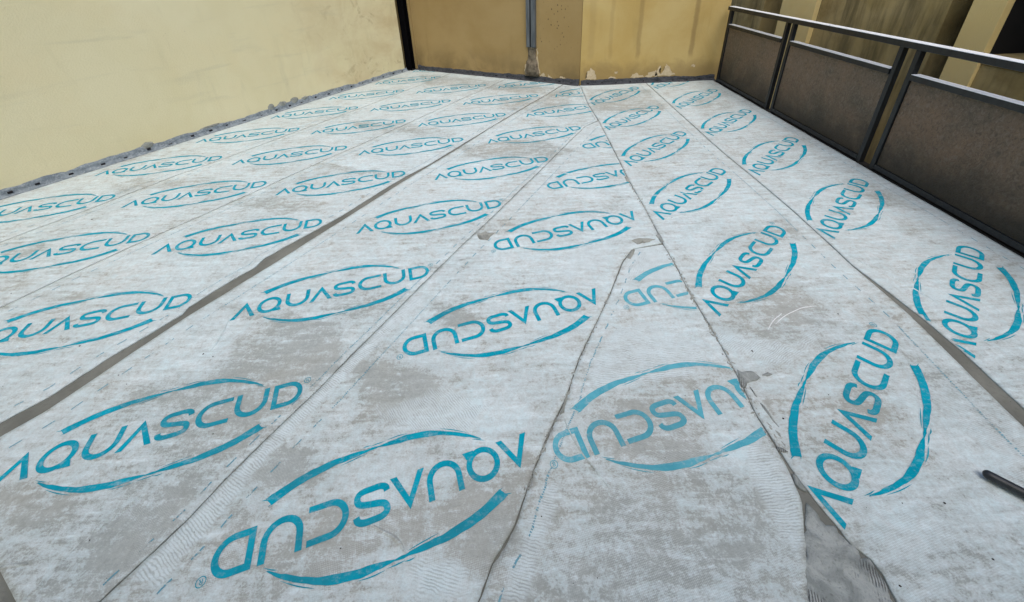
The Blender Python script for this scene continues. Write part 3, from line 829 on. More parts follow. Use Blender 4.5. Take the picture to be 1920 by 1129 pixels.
# ------------------------------------------------------------------ railing
rail = empty('railing', (rail_x(3), 3.0, 0.0))
tag(rail, 'dark steel balcony railing with brown hammered glass panels along the right edge', 'railing')
RD = (-0.02457, -0.9997)     # towards the camera
def rbox(name, y0, y1, x0, x1, z0, z1, mat, bev=0.003):
    # y range in world, x offset outwards from the rail line
    return MB((0.02457, 0.9997), (rail_x(0), 0, 0)).box(y0, y1, -x1, -x0, z0, z1, bev).build(name, mat, rail)
rbox('handrail', -1.3, 5.90, -0.006, 0.064, 0.946, 0.990, TOPRAIL, 0.004)
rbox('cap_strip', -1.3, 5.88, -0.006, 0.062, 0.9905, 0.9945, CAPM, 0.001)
posts = [5.80, 4.558, 4.445, 3.119, 2.974, 1.68, 1.535, 0.22, 0.075, -1.2]
for i, y in enumerate(posts):
    rbox('post', y, y + (0.06 if i == 0 else 0.04), 0.0, 0.04, 0.010, 0.945, RAIL)
spans = [(4.600, 5.798), (3.161, 4.443), (1.722, 2.972), (0.262, 1.533), (-1.158, 0.073)]
for (y0, y1) in spans:
    rbox('mid_rail', y0, y1, -0.008, 0.056, 0.738, 0.778, RAIL)
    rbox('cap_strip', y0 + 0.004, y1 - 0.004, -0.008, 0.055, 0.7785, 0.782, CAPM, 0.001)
    rbox('bottom_rail', y0, y1, 0.0, 0.04, 0.020, 0.060, RAIL)
    rbox('glass_panel', y0 + 0.001, y1 - 0.001, 0.014, 0.024, 0.0605, 0.7375, GLASS, 0.0)
# ledge under the railing
kerb = MB((0.02457, 0.9997), (rail_x(0), 0, 0)).box(-2.6, 5.93, -0.058, 0.006, 0.001, 0.0095).build('kerb_strip', BLACK, rail)
kerb.name = 'sole_plate'

# ------------------------------------------------------------------ membrane strips
DIRS = {'L': math.radians(59.5), 'R': math.radians(90.0)}
def to_st(pts, fam):
    a = DIRS[fam]; c, s = math.cos(a), math.sin(a)
    p = np.asarray(pts, float)
    return np.stack([p[..., 0] * c + p[..., 1] * s, p[..., 0] * s - p[..., 1] * c], -1)
def to_xy(s_, t_, fam):
    a = DIRS[fam]; c, s = math.cos(a), math.sin(a)
    return s_ * c + t_ * s, s_ * s - t_ * c

CREASE_SEG = [(np.array(c[i]), np.array(c[i + 1])) for c in CREASE for i in range(len(c) - 1)]
def relief(x, y):
    z = 0.0016 * vnoise(x, y, 2.3, 11) + 0.0011 * vnoise(x, y, 6.0, 12) + 0.0005 * vnoise(x, y, 13.0, 13)
    return z

def stain(x, y):
    s = 0.55 * np.clip((1.9 - y) / 1.5, 0, 1) * np.clip((1.9 - x) / 1.0, 0.25, 1) + 0.30 * vnoise(x, y, 0.9, 31) + 0.12 * np.clip((y - 4.6) / 1.4, 0, 1)  # near floor greyer: more cement film, plus the shade there put into it
    wx = x + 0.035 * vnoise(x, y, 7, 41) + 0.018 * vnoise(x, y, 19, 42)
    wy = y + 0.035 * vnoise(x, y, 7, 43) + 0.018 * vnoise(x, y, 19, 44)
    for w, soft, poly in STAIN:
        sd = sdpoly(wx, wy, poly)
        s = s + w * np.clip(0.5 - sd / (2 * soft), 0, 1)
    return np.clip(s, -0.5, 1.3)

def comb(x, y):
    m = np.zeros_like(x); ph = np.zeros_like(x)
    for ang, soft, poly in COMB[:9]:
        sd = np.clip(0.5 - sdpoly(x, y, poly) / (2 * soft), 0, 1)
        a = math.radians(ang)
        sel = sd > m
        ph = np.where(sel, x * math.cos(a) + y * math.sin(a), ph)
        m = np.maximum(m, sd)
    return m, ph

TOP = 0.0048
class Strip:
    pass
def strip(fam, left, right, s0, s1, ragL, ragR, label, seed, gapL=0.0015, gapR=0.0015):
    st = Strip(); st.fam = fam
    l = to_st(left, fam); r = to_st(right, fam)
    l = l[np.argsort(l[:, 0])]; r = r[np.argsort(r[:, 0])]
    def ext(e, s):        # linear extension outside the measured range
        v = np.interp(s, e[:, 0], e[:, 1])
        k0 = (e[min(3, len(e) - 1), 1] - e[0, 1]) / max(1e-6, e[min(3, len(e) - 1), 0] - e[0, 0])
        k0 = max(-0.6, min(0.6, k0))
        v = np.where(s < e[0, 0], e[0, 1] + (s - e[0, 0]) * k0, v)
        return v
    def jit(s, rag, sd): 
        return rag * (0.6 * vnoise(s, s * 0, 7, sd) + 0.5 * vnoise(s, s * 0, 23, sd + 1) + 0.35 * vnoise(s, s * 0, 61, sd + 2))
    st.tL = lambda s: ext(l, s) + gapL + np.abs(jit(s, ragL, seed))
    st.tR = lambda s: ext(r, s) - gapR - np.abs(jit(s, ragR, seed + 7))
    st.s0, st.s1 = s0, s1
    # finer rows near the camera
    ss = [s0]
    while ss[-1] < s1:
        x, y = to_xy(ss[-1], 0.5 * (st.tL(np.array(ss[-1])) + st.tR(np.array(ss[-1]))), fam)
        dcam = math.hypot(float(x), float(y))
        ss.append(ss[-1] + min(0.04, 0.011 + 0.0045 * dcam))
    ss[-1] = s1
    ss = np.array(ss)
    nt = 44
    u = np.linspace(0, 1, nt + 1)
    tl, tr = st.tL(ss), st.tR(ss)
    tr = np.maximum(tr, tl + 0.004)
    T = tl[:, None] + (tr - tl)[:, None] * u[None, :]
    S_ = np.repeat(ss[:, None], nt + 1, 1)
    X, Y = to_xy(S_, T, fam)
    x, y = X.ravel(), Y.ravel()
    z = TOP + relief(x, y)
    # edges lift and ripple a little
    edge = np.minimum(u, 1 - u)[None, :] * (tr - tl)[:, None]
    lift = np.exp(-(edge / 0.03) ** 2) * (0.0004 + 0.0012 * np.clip(vnoise(X, Y, 4.0, seed + 50), 0, 1))
    z = z + lift.ravel()
    n = len(ss)
    idx = np.arange(n * (nt + 1)).reshape(n, nt + 1)
    F = np.stack([idx[:-1, :-1], idx[:-1, 1:], idx[1:, 1:], idx[1:, :-1]], -1).reshape(-1, 4)
    V = np.stack([x, y, z], 1)
    # skirt
    rim = np.concatenate([idx[0, :], idx[1:, -1], idx[-1, -2::-1], idx[-2:0:-1, 0]])
    low = V[rim].copy(); low[:, 2] = 0.0008
    b = len(V)
    V = np.concatenate([V, low])
    k = np.arange(len(rim)); k2 = (k + 1) % len(rim)
    SK = np.stack([rim[k2], rim[k], b + k, b + k2], 1)
    # orientation check (want +z)
    p0, p1, p2 = V[F[0][0]], V[F[0][1]], V[F[0][2]]
    if np.cross(p1 - p0, p2 - p0)[2] < 0:
        F = F[:, ::-1]; SK = SK[:, ::-1]
    ax, ay = V[:, 0], V[:, 1]
    cm, ph = comb(ax, ay)
    o = mk('membrane_strip', V, np.concatenate([F, SK]).tolist(), MEM, None, True,
           attrs=dict(stain=stain(ax, ay), comb=cm, phase=ph))
    o.data.polygons.foreach_set('use_smooth', [True] * len(F) + [False] * len(SK))
    tag(o, label, 'membrane', 'printed membrane strips covering the floor')
    st.o = o
    st.seed = seed
    return st

S_END = 5.655
wl = [tuple(LEFT_A + LD * s + np.array([-LD[1], LD[0]]) * 0.050) for s in (-0.1, 2.0, 4.0, 7.0, 8.4)]
S1N = [(-4.9, 0.25)] + S1 + [(-0.50, 7.66)]
S2N = [(-3.9, 0.05)] + S2 + [(0.02, 6.45), (0.4, 7.1)]
S3LN = [(-3.0, -0.40)] + S3L + [(1.2, 6.6)]
S3RN = [(-3.0, -0.57)] + S3R + [(0.215, 4.945), (0.752, 5.797), (1.25, 6.65)]
S4N = [(-2.1, -1.02)] + S4
S5TOP = [q for q in S5 if q[1] > 4.3]
S5LOW = [q for q in S5 if 0.66 < q[1] < 2.15] + [(0.89, 0.634), (0.848, 0.56), (0.795, 0.473), (0.74, 0.30), (0.66, 0.0)]
S5MID = [q for q in S5 if 2.2 < q[1] < 4.3]
strips = {}
strips['L1'] = strip('L', wl, S1N, -0.32, S_END, 0.001, 0.003, 'printed pale membrane strip running along the foot of the beige left wall', 101, 0.001, 0.0025)
strips['L2'] = strip('L', S1N, S2N, -0.32, S_END, 0.003, 0.003, 'printed pale membrane strip, second from the beige left wall', 111, 0.0025, 0.003)
strips['L3'] = strip('L', S2N, S3LN, -0.32, S_END, 0.0018, 0.007, 'printed pale membrane strip on the beige wall side of the wide bare joint', 121)
strips['L4'] = strip('L', S3RN, S4N + S5TOP, -0.297, S_END - 0.01, 0.0012, 0.0035, 'printed membrane strip just right of the wide bare joint, its logos upright', 131)
S6N = S6 + [(-0.27, 0.24), (-0.55, -0.25)]
strips['L5'] = strip('L', S4N + [(1.043, 4.40)], S6N + [(0.962, 2.118)] + S5MID + [(1.055, 4.42)], -0.32, 4.33, 0.0035, 0.006, 'tapering membrane strip with upside down logos left of the small triangular piece', 141)
strips['L6'] = strip('L', S6N + [(0.955, 2.106)], S5LOW + [(0.966, 2.12)], -0.32, 2.296, 0.006, 0.005, 'small triangular membrane piece with combed paste and faded logos, front centre', 151)
S7L_ = S7[:-1] + [(1.945, 1.458), (1.912, 1.157), (1.886, 0.95), (1.86, 0.6), (1.84, -0.4)]
S7R_ = [(q[0] + 0.004, q[1]) for q in S7[:-1]] + [(1.985, 1.442), (1.983, 1.232), (1.958, 0.968), (1.945, 0.6), (1.93, -0.4)]
S5R_ = [q for q in S5 if q[1] > 0.80] + [(0.955, 0.74), (0.975, 0.66), (0.986, 0.632), (0.992, 0.582), (1.024, 0.545), (1.029, 0.503), (1.02, 0.447), (1.0, 0.2), (0.98, -0.3)]
strips['R1'] = strip('R', S5R_, S7L_, -0.35, 5.945, 0.006, 0.002, 'printed membrane strip between the triangular piece and the railing side strip, logos slanting', 161)
rl = [(rail_x(y) - 0.012, y) for y in (-0.5, 1, 2, 3, 4, 5, 6)]
strips['R2'] = strip('R', S7R_, rl, -0.35, 5.945, 0.003, 0.001, 'printed pale membrane strip running along the foot of the railing', 171)

# ------------------------------------------------------------------ the printed logo
def cat(pts, n):
    """Catmull-Rom through points"""
    P = np.array(pts, float); P = np.vstack([2 * P[0] - P[1], P, 2 * P[-1] - P[-2]])
    out = []
    for i in range(1, len(P) - 2):
        for k in range(n):
            t = k / n
            out.append(0.5 * (2 * P[i] + (P[i + 1] - P[i - 1]) * t + (2 * P[i - 1] - 5 * P[i] + 4 * P[i + 1] - P[i + 2]) * t * t
                              + (-P[i - 1] + 3 * P[i] - 3 * P[i + 1] + P[i + 2]) * t ** 3))
    out.append(P[-2])
    return np.array(out)
def arc(cx, cy, rx, ry, a0, a1, n=14):
    a = np.radians(np.linspace(a0, a1, n))
    return [(cx + rx * math.cos(q), cy + ry * math.sin(q)) for q in a]
def stroke(path, w):
    p = np.array(path, float); d = np.gradient(p, axis=0); d /= np.linalg.norm(d, axis=1)[:, None]
    nrm = np.stack([-d[:, 1], d[:, 0]], 1) * w / 2
    return (p + nrm).tolist(), (p - nrm).tolist()
CAP, SW = 0.117, 0.0208
def lam(x0, x1):     # the barless A
    m = (x0 + x1) / 2
    return [([(x0, 0), (m, CAP)], [(x0 + 0.023, 0), (m, CAP - 0.040)]), ([(x1 - 0.023, 0), (m, CAP - 0.040)], [(x1, 0), (m, CAP)])]
def u_(x0, x1):
    r = (x1 - x0) / 2; m = (x0 + x1) / 2
    o_ = [(x0, CAP)] + arc(m, 0.060, r, 0.060, 180, 360) + [(x1, CAP)]
    i_ = [(x0 + SW, CAP)] + arc(m, 0.060, r - SW, 0.060 - SW, 180, 360) + [(x1 - SW, CAP)]
    return [(o_, i_)]
RIB = []
RIB += lam(-0.469, -0.349)
RIB += [(arc(-0.287, 0.0585, 0.061, 0.0605, 0, 360, 34), arc(-0.287, 0.0585, 0.0405, 0.040, 0, 360, 34))]
RIB += [([(-0.262, 0.0005), (-0.240, 0.0005), (-0.221, 0.0005)], [(-0.262, 0.020), (-0.243, 0.026), (-0.232, 0.027)])]
RIB += u_(-0.207, -0.083)
RIB += lam(-0.081, 0.039)
sp_ = cat([(0.153, 0.084), (0.148, 0.098), (0.130, 0.1065), (0.100, 0.1068), (0.072, 0.105), (0.056, 0.096), (0.0535, 0.083), (0.062, 0.069), (0.085, 0.0615),
           (0.120, 0.0555), (0.142, 0.048), (0.150, 0.034), (0.146, 0.019), (0.130, 0.0115), (0.100, 0.0104), (0.072, 0.0108), (0.055, 0.019), (0.051, 0.032)], 4)
RIB += [stroke(sp_, SW)]
RIB += [([(0.304, CAP), (0.27, CAP)] + arc(0.236, 0.0585, 0.060, 0.0585, 90, 270, 20) + [(0.27, 0), (0.304, 0)],
         [(0.304, CAP - SW + .002), (0.27, CAP - SW + .001)] + arc(0.238, 0.0585, 0.041, 0.0385, 90, 270, 20) + [(0.27, SW - .001), (0.304, SW - .002)])]
RIB += u_(0.317, 0.444)
RIB += [([(0.462, 0.0), (0.462, CAP), (0.495, CAP), (0.52, CAP)] + arc(0.521, 0.0585, 0.060, 0.0585, 90, -90, 22)[1:] + [(0.495, 0), (0.462, 0)],
         [(0.4825, SW), (0.4825, CAP - SW), (0.495, CAP - SW), (0.52, CAP - SW)] + arc(0.521, 0.0585, 0.040, 0.038, 90, -90, 22)[1:] + [(0.495, SW), (0.4825, SW)])]
# brush-stroke arcs (bottom one is the top one turned by half)
top_o = cat([(-0.341, 0.184), (-0.300, 0.200), (-0.230, 0.224), (-0.150, 0.240), (-0.062, 0.2445), (0.0, 0.2415), (0.030, 0.2400), (0.055, 0.2425), (0.100, 0.2465), (0.168, 0.2455),
             (0.240, 0.2315), (0.300, 0.209), (0.355, 0.181), (0.414, 0.1395)], 8)
top_i = cat([(-0.318, 0.157), (-0.285, 0.172), (-0.222, 0.195), (-0.145, 0.2135), (-0.062, 0.2235), (0.0, 0.2295), (0.030, 0.2335), (0.055, 0.2330), (0.100, 0.2270), (0.168, 0.2210),
             (0.240, 0.2090), (0.300, 0.190), (0.350, 0.1695), (0.408, 0.1375)], 8)
s_ar = np.linspace(0, 1, len(top_o))
top_o = top_o + np.stack([0 * s_ar, 0.0018 * vnoise(s_ar, s_ar * 0, 40, 5) + 0.0022 * vnoise(s_ar, s_ar * 0, 14, 6)], 1)
top_i = top_i + np.stack([0 * s_ar, 0.0016 * vnoise(s_ar, s_ar * 0, 45, 7) + 0.0018 * vnoise(s_ar, s_ar * 0, 17, 8)], 1)
ARCS = [(top_o, top_i)]
for pts in ([(-0.355, 0.181), (-0.338, 0.178), (-0.325, 0.172)], [(-0.330, 0.155), (-0.312, 0.163), (-0.290, 0.174)], [(0.010, 0.2475), (0.035, 0.2495), (0.065, 0.2500)], [(0.070, 0.2520), (0.110, 0.2545), (0.150, 0.2515)],
            [(-0.020, 0.2500), (-0.004, 0.2515), (0.014, 0.2495)], [(0.270, 0.229), (0.320, 0.206), (0.372, 0.176)], [(0.0, 0.2260), (-0.05, 0.2185), (-0.10, 0.2120)], [(0.380, 0.1475), (0.400, 0.1400), (0.425, 0.1270)]):
    c = cat(pts, 5); k = np.sin(np.linspace(0.15, math.pi - 0.05, len(c)))[:, None] * 0.0036
    ARCS.append((c + np.array([[0, 1]]) * k * 0.5, c - np.array([[0, 1]]) * k * 0.5))
full = []
for a, b in ARCS:
    a = np.array(a); b = np.array(b); full.append((a, b))
    c0 = np.array([0.110, 0.107]); full.append((c0 - b, c0 - a))
RIB += full
# registered mark
REG = [(arc(0.597, 0.103, 0.0145, 0.0145, 0, 360, 22), arc(0.597, 0.103, 0.0122, 0.0122, 0, 360, 22)),
       ([(0.592, 0.096), (0.592, 0.110)], [(0.594, 0.096), (0.594, 0.110)]),
       ([(0.593, 0.110)] + arc(0.597, 0.1065, 0.004, 0.0036, 90, -90, 8) + [(0.593, 0.103)], [(0.593, 0.108)] + arc(0.597, 0.1065, 0.002, 0.0018, 90, -90, 8) + [(0.593, 0.1045)]),
       ([(0.597, 0.103), (0.600, 0.096)], [(0.5995, 0.103), (0.603, 0.096)])]

def ribbons_mesh(ribs, step, nacross):
    V = []; F = []
    for a, b in ribs:
        a = np.array(a, float); b = np.array(b, float)
        A = [a[0]]; Bq = [b[0]]
        for i in range(len(a) - 1):
            L = max(np.linalg.norm(a[i + 1] - a[i]), np.linalg.norm(b[i + 1] - b[i]))
            n = max(1, int(math.ceil(L / step)))
            for k in range(1, n + 1):
                A.append(a[i] + (a[i + 1] - a[i]) * k / n); Bq.append(b[i] + (b[i + 1] - b[i]) * k / n)
        A = np.array(A); Bq = np.array(Bq); b0 = len(V); m = nacross + 1
        for p, q in zip(A, Bq):
            for j in range(m): V.append(p + (q - p) * j / nacross)
        for i in range(len(A) - 1):
            for j in range(nacross):
                F.append((b0 + i * m + j, b0 + i * m + j + 1, b0 + (i + 1) * m + j + 1, b0 + (i + 1) * m + j))
    return np.array(V), np.array(F)
LOGO_NEAR = ribbons_mesh(RIB + REG, 0.010, 3)
LOGO_FAR = ribbons_mesh(RIB, 0.022, 2)

def lay(st, x, y, F, name, mat, dz=0.0016, margin=0.003, minf=8):
    """drape flat print on a strip, cut at the strip's edges"""
    p = to_st(np.stack([x, y], 1), st.fam)
    ok = (p[:, 1] > st.tL(p[:, 0]) + margin) & (p[:, 1] < st.tR(p[:, 0]) - margin) & (p[:, 0] > st.s0 + 0.01) & (p[:, 0] < st.s1 - 0.01)
    keep = ok[F].all(1)
    F = F[keep]
    if len(F) < minf: return None
    used = np.unique(F); rm = -np.ones(len(x), int); rm[used] = np.arange(len(used))
    x, y = x[used], y[used]; F = rm[F]
    # follow the edge lift too
    ps = p[used]
    e = np.minimum(ps[:, 1] - st.tL(ps[:, 0]), st.tR(ps[:, 0]) - ps[:, 1])
    lift = np.exp(-(e / 0.03) ** 2) * (0.0004 + 0.0012 * np.clip(vnoise(x, y, 4.0, st.seed + 50), 0, 1))
    z = TOP + relief(x, y) + lift + dz
    V = np.stack([x, y, z], 1)
    a = np.cross(V[F[0, 1]] - V[F[0, 0]], V[F[0, 2]] - V[F[0, 0]])[2]
    o = mk(name, V, F.tolist(), mat, st.o, True, attrs=dict(stain=stain(x, y)))
    bm = bmesh.new(); bm.from_mesh(o.data)
    for f in bm.faces:
        if f.normal.z < 0: f.normal_flip()
    bm.to_mesh(o.data); bm.free()
    return o
def logo(st, px, py, ang, mat=None):
    near = math.hypot(px, py) < 2.7
    P, F = LOGO_NEAR if near else LOGO_FAR
    c, s = math.cos(ang), math.sin(ang)
    return lay(st, px + c * P[:, 0] - s * P[:, 1], py + s * P[:, 0] + c * P[:, 1], F, 'logo_print', mat or TEAL)
ROWS = [('L1', (-3.366, 3.622), 58.8, 0.253, range(-3, 6)), ('L2', (-2.616, 2.999), 58.8, 0.263, range(-3, 5)), ('L3', (-1.891, 2.342), 58.8, 0.252, range(-2, 6)),
        ('L4', (-0.160, 3.254), 60.3, 0.277, range(-4, 4)), ('L5', (0.864, 3.149), 61.1, -2.853, range(-4, 3)), ('L6', (0.679, 1.090), 58.0, -2.893, range(0, 2)),
        ('R1', (1.432, 3.545), 88.4, 0.725, range(-4, 4)), ('R2', (2.398, 3.271), 88.4, 0.730, range(-4, 4))]
EXACT = {('L4', -3): (-1.463, 0.971, 0.2805), ('L4', -2): (-1.029, 1.739, 0.2752), ('L5', -3): (-0.42, 0.828, -2.8494), ('L5', -2): (0.012, 1.606, -2.8527),
         ('R1', -3): (1.351, 0.931, 0.7346), ('R1', -2): (1.378, 1.81, 0.732), ('R1', -1): (1.411, 2.684, 0.7205), ('R2', -2): (2.348, 1.515, 0.7379), ('R2', -1): (2.373, 2.395, 0.7311)}
for nm, (bx, by), ang, rot, ks in ROWS:
    a = math.radians(ang)
    for k in ks:
        px, py, r_ = EXACT.get((nm, k), (bx + k * 0.877 * math.cos(a), by + k * 0.877 * math.sin(a), rot))
        logo(strips[nm], px, py, r_, FADED if nm == 'L6' else TEAL)

# dashed lap lines printed along the strip edges
def dashes(st, off, side, mat, seed):
    r = random.Random(seed); FV = []; FF = []
    def seg(a, b, hw, n, V, F):
        b0 = len(V)
        for i in range(n + 1):
            ss_ = a + (b - a) * i / n
            t = (float(st.tL(np.array(ss_))) if side < 0 else float(st.tR(np.array(ss_)))) - side * off
            for dt in (-hw, hw): V.append(to_xy(ss_, t + dt, st.fam))
        for i in range(n): F.append((b0 + 2 * i, b0 + 2 * i + 1, b0 + 2 * i + 3, b0 + 2 * i + 2))
    s = st.s0 + 0.05; k = 0
    while s < st.s1 - 0.1:
        if (k // 9) % 2 == 0:
            V = []; F = []
            seg(s, s + 0.040, 0.0030, 4, V, F); V = np.array(V)
            lay(st, V[:, 0], V[:, 1], np.array(F), 'dash', mat, minf=3)
        else:                                     # fine print between the dashes, far too small to read
            q = s
            while q < s + 0.085:
                w = r.uniform(0.003, 0.007); seg(q, q + w, r.uniform(0.0020, 0.0045), 1, FV, FF); q += w + r.uniform(0.002, 0.004)
        s += 0.092; k += 1
    FV = np.array(FV)
    o = lay(st, FV[:, 0], FV[:, 1], np.array(FF), 'fine_print', mat)
    if o: o['kind'] = 'stuff'
for nm, offs in (('L1', (None, 0.09)), ('L2', (0.085, None)), ('L3', (0.085, 0.06)), ('L4', (0.095, 0.035)), ('L5', (0.125, None)), ('L6', (0.05, None)), ('R1', (None, 0.105)), ('R2', (None, 0.10))):
    if offs[0]: dashes(strips[nm], offs[0], -1, DASH, 60 + len(nm))
    if offs[1]: dashes(strips[nm], offs[1], 1, DASH, 80 + len(nm))

# ------------------------------------------------------------------ mortar patches on and between the strips
NAMES = ['large grey trowelled adhesive patch at the front between the triangular piece and the slanting strip',
         'grey adhesive splash on the joint beside the faded logo of the triangular piece',
         'small leaf shaped adhesive fleck right of the grey splash', 'thin adhesive streak just below the grey splash',
         'long thin adhesive streak on the joint below the grey splash', 'small adhesive smear on the joint left of the slanting front logo',
         'ragged adhesive smear just above the large grey front patch', 'small grey adhesive bead at the tip of the triangular piece',
         'crumbly adhesive line across the top of the triangular piece', 'short adhesive fillet on the upper left edge of the triangular piece',
         'small adhesive bead on the joint in mid terrace beside a cut logo', 'thin adhesive crumb on the left joint of the triangular piece',
         'grey crumb in the left joint of the triangular piece', 'flat beige slurry patch beside an upside down logo']
def mound(poly, h, seed, mat, label, base=0.0075):
    P = np.array(poly); c = P.mean(0)
    # densify outline and roughen
    out = []
    n = len(P)
    for i in range(n):
        a, b = P[i], P[(i + 1) % n]
        m_ = max(1, int(np.linalg.norm(b - a) / 0.012))
        for k in range(m_): out.append(a + (b - a) * k / m_)
    out = np.array(out)
    sz = np.sqrt(abs(np.sum(P[:, 0] * np.roll(P[:, 1], -1) - np.roll(P[:, 0], -1) * P[:, 1])) / 2)
    out = out + min(0.006, sz * 0.08) * np.stack([vnoise(out[:, 0], out[:, 1], 60, seed), vnoise(out[:, 0], out[:, 1], 60, seed + 1)], 1)
    bm = bmesh.new()
    f = bm.faces.new([bm.verts.new((x, y, 0)) for x, y in out])
    bm.normal_update()
    if f.normal.z < 0: bmesh.ops.reverse_faces(bm, faces=[f])
    bmesh.ops.triangulate(bm, faces=bm.faces[:])
    for _ in range(4):
        long = [e for e in bm.edges if e.calc_length() > max(0.012, sz * 0.05)]
        if not long: break
        bmesh.ops.subdivide_edges(bm, edges=long, cuts=1)
        bmesh.ops.triangulate(bm, faces=[f for f in bm.faces if len(f.verts) > 3])
    co = np.array([v.co[:] for v in bm.verts])
    d = np.clip(-sdpoly(co[:, 0], co[:, 1], [tuple(q) for q in out]), 0, None)
    z = base + relief(co[:, 0], co[:, 1]) + h * (1 - np.exp(-d / 0.006)) * (0.7 + 0.5 * vnoise(co[:, 0], co[:, 1], 22, seed) + 0.3 * vnoise(co[:, 0], co[:, 1], 60, seed + 2))
    for v, zz in zip(bm.verts, z): v.co.z = zz
    bot = [e for e in bm.edges if e.is_boundary]
    r = bmesh.ops.extrude_edge_only(bm, edges=bot)
    for g_ in r['geom']:
        if isinstance(g_, bmesh.types.BMVert): g_.co.z = 0.001
    bm.verts.index_update()
    V = [tuple(v.co) for v in bm.verts]; F = [[v.index for v in f.verts] for f in bm.faces]; bm.free()
    o = mk('adhesive_patch', V, F, mat, None, True)
    return tag(o, label, 'adhesive patch', 'adhesive patches on the membrane joints')
for i, poly in enumerate(PATCHES):
    if i == 12: continue
    mound(poly, 0.006 if i == 0 else 0.0035, 300 + 5 * i, MORTAR if i < 8 else BEIGE_MORTAR, NAMES[i], 0.0035 if i == 0 else 0.0085)

# creases standing up in the fleece, white paste swipes
def host(q):
    for nm, st in strips.items():
        p = to_st(np.array(q), st.fam)
        if st.tL(p[0]) < p[1] < st.tR(p[0]) and st.s0 < p[0] < st.s1: return st
    return strips['R1']
def ridge(pts, w, h, name, mat, seed):
    c = cat(pts, 10); d = np.gradient(c, axis=0); d /= np.linalg.norm(d, axis=1)[:, None]
    nr = np.stack([-d[:, 1], d[:, 0]], 1)
    st = host(pts[len(pts) // 2])
    n = len(c); taper = np.sin(np.linspace(0.08, math.pi - 0.08, n)) ** 0.5
    c = c + nr * (0.004 * vnoise(c[:, 0], c[:, 1], 14, seed))[:, None]
    V = []
    for j, (o_, hh) in enumerate(((-1, -0.0016), (-0.45, h * 0.6), (0, h), (0.45, h * 0.5), (1, -0.0016))):
        q = c + nr * (o_ * w * taper)[:, None]
        V.append(np.stack([q[:, 0], q[:, 1], TOP + relief(q[:, 0], q[:, 1]) + hh * taper + 0.0012], 1))
    V = np.stack(V, 1).reshape(-1, 3); F = []
    for i in range(n - 1):
        for j in range(4): F.append((i * 5 + j + 1, i * 5 + j, (i + 1) * 5 + j, (i + 1) * 5 + j + 1))
    ax, ay = V[:, 0], V[:, 1]
    cm, ph = comb(ax, ay)
    return mk(name, V, F, mat, st.o, True, attrs=dict(stain=stain(ax, ay), comb=cm * 0, phase=ph))
for i, c in enumerate(CREASE): ridge(c, 0.007 if i else 0.004, 0.0045, 'crease', MEM, 400 + i)
for i, c in enumerate(SWIPE[:2]): ridge(c, 0.0022, 0.0006, 'paste_swipe', PASTE, 440 + i)

# ------------------------------------------------------------------ loose things
# black round handle lying on the membrane, running out of the picture
def capsule(p0, p1, r, name, mat, parent=None, seg=28):
    p0 = np.array(p0, float); p1 = np.array(p1, float); d = p1 - p0; L = np.linalg.norm(d); d /= L
    u = np.cross(d, [0, 0, 1]); u /= np.linalg.norm(u); v = np.cross(u, d)
    rings = [(-r * math.cos(a), r * math.sin(a)) for a in np.linspace(0.12, math.pi / 2, 7)]
    rings += [(L * k / 8, r) for k in range(1, 8)]
    rings += [(L + r * math.sin(a), r * math.cos(a)) for a in np.linspace(0, math.pi / 2 - 0.12, 7)]
    V = []; F = []
    for s_, rr in rings:
        for k in range(seg):
            a = 2 * math.pi * k / seg
            V.append(p0 + d * s_ + (u * math.cos(a) + v * math.sin(a)) * rr)
    for i in range(len(rings) - 1):
        for k in range(seg):
            F.append((i * seg + k, i * seg + (k + 1) % seg, (i + 1) * seg + (k + 1) % seg, (i + 1) * seg + k))
    F.append(list(range(seg))[::-1]); F.append([(len(rings) - 1) * seg + k for k in range(seg)])
    return mk(name, V, F, mat, parent, True)
h0 = np.array([1.560, 0.752, 0.026]); hd = np.array([0.075, -0.076, 0.0]); hd /= np.linalg.norm(hd)
handle = empty('tool_handle', (1.56, 0.752, 0.010))
tag(handle, 'black round ended tool handle lying on the membrane at the right edge', 'tool handle')
capsule(h0 + hd * 0.015, h0 + hd * 0.34, 0.0145, 'grip', RUBBER, handle)
capsule(h0 + hd * 0.35, h0 + hd * 1.15, 0.0115, 'shaft', BLACK, handle)

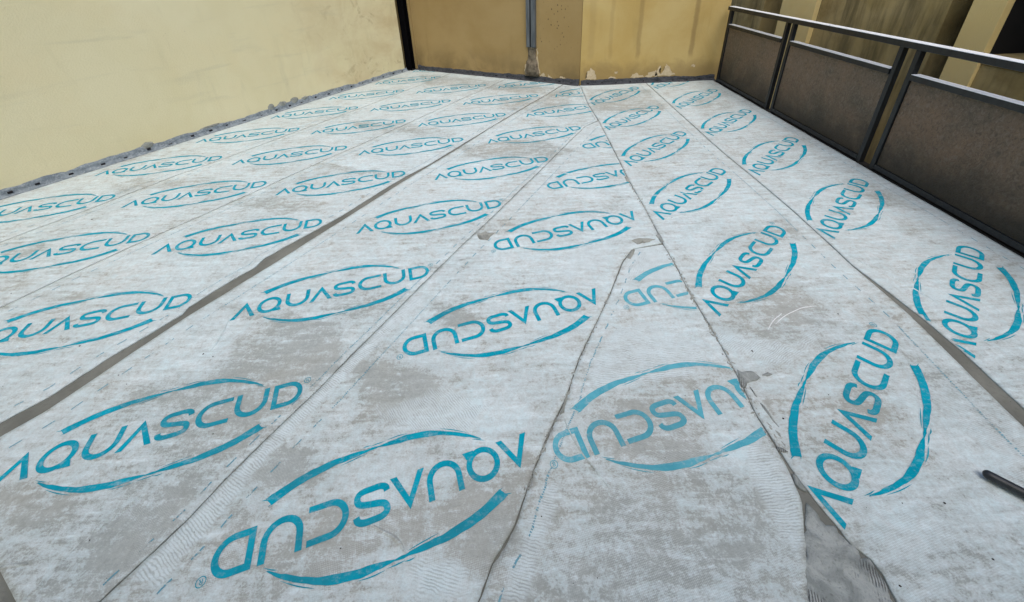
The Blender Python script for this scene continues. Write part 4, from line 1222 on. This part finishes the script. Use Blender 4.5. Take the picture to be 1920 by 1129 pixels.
# crumbs of adhesive squeezed out along the two rough joints
rc = random.Random(21); V = []; F = []
def crumbs(line, n, spread, big):
    P = np.array(line); seg = np.linalg.norm(np.diff(P, axis=0), axis=1); cs = np.concatenate([[0], np.cumsum(seg)])
    for _ in range(n):
        q = rc.random() ** 1.3 * cs[-1]
        if float(vnoise(q, 0.0, 5.0, 77)) < -0.25: continue
        x = np.interp(q, cs, P[:, 0]) + rc.gauss(0, spread); y = np.interp(q, cs, P[:, 1]) + rc.gauss(0, spread * 0.6)
        L = rc.uniform(0.003, big); W = L * rc.uniform(0.25, 0.6); ang = math.atan2(P[-1, 1] - P[0, 1], P[-1, 0] - P[0, 0]) + rc.gauss(0, 0.5)
        b = len(V); z = TOP + float(relief(np.array(x), np.array(y))) - 0.0005
        m_ = 8; ca, sa_ = math.cos(ang), math.sin(ang)
        for k_ in range(m_):
            a = 2 * math.pi * k_ / m_; r_ = rc.uniform(0.6, 1.15)
            V.append((x + r_ * (L * math.cos(a) * ca - W * math.sin(a) * sa_), y + r_ * (L * math.cos(a) * sa_ + W * math.sin(a) * ca), z))
        V.append((x, y, z + rc.uniform(0.002, 0.0045)))
        for k_ in range(m_): F.append((b + k_, b + (k_ + 1) % m_, b + m_))
crumbs([q for q in S5 if 0.65 < q[1] < 3.5][::-1], 330, 0.007, 0.020)
crumbs(S6[::-1], 220, 0.005, 0.016)
crumbs([(0.758, 2.07), (0.86, 2.095), (0.962, 2.118)], 60, 0.010, 0.022)
crumbs([(1.00, 0.60), (0.97, 0.75), (0.945, 0.95)], 90, 0.020, 0.018)
crumbs([q for q in S4][:9], 120, 0.003, 0.009)
cr_ = mk('adhesive_crumbs', V, F, BEIGE_MORTAR, None, True)
tag(cr_, 'crumbs of grey adhesive squeezed out along the rough joints of the triangular piece', 'adhesive crumbs', kind='stuff')

# specks of grit
rng2 = random.Random(9); V = []; F = []
pts = list(SPECK)
for _ in range(170):
    x = rng2.uniform(-3.0, 2.8); y = abs(rng2.gauss(0.2, 1.3)) + 0.45
    if y < 5.6 and (x + 4.0) > (y - 3.2) * 0.6 - 0.4: pts.append((x, y))
for i, (x, y) in enumerate(pts):
    s = (rng2.uniform(0.0018, 0.0036) if i < len(SPECK) else rng2.uniform(0.0008, 0.0019)) * (1 + 0.25 * math.hypot(x, y) if i < len(SPECK) else 1)
    b = len(V); z = TOP + float(relief(np.array(x), np.array(y))) + 0.001
    a0 = rng2.uniform(0, 6)
    for k in range(5):
        a = a0 + 2 * math.pi * k / 5; q = s * rng2.uniform(0.6, 1.2)
        V.append((x + q * math.cos(a), y + q * math.sin(a), z))
    V.append((x, y, z + s * 0.8))
    for k in range(5): F.append((b + k, b + (k + 1) % 5, b + 5))
grit = mk('grit_specks', V, F, GRIT)
tag(grit, 'dark specks of grit scattered over the membrane strips', 'grit', kind='stuff')
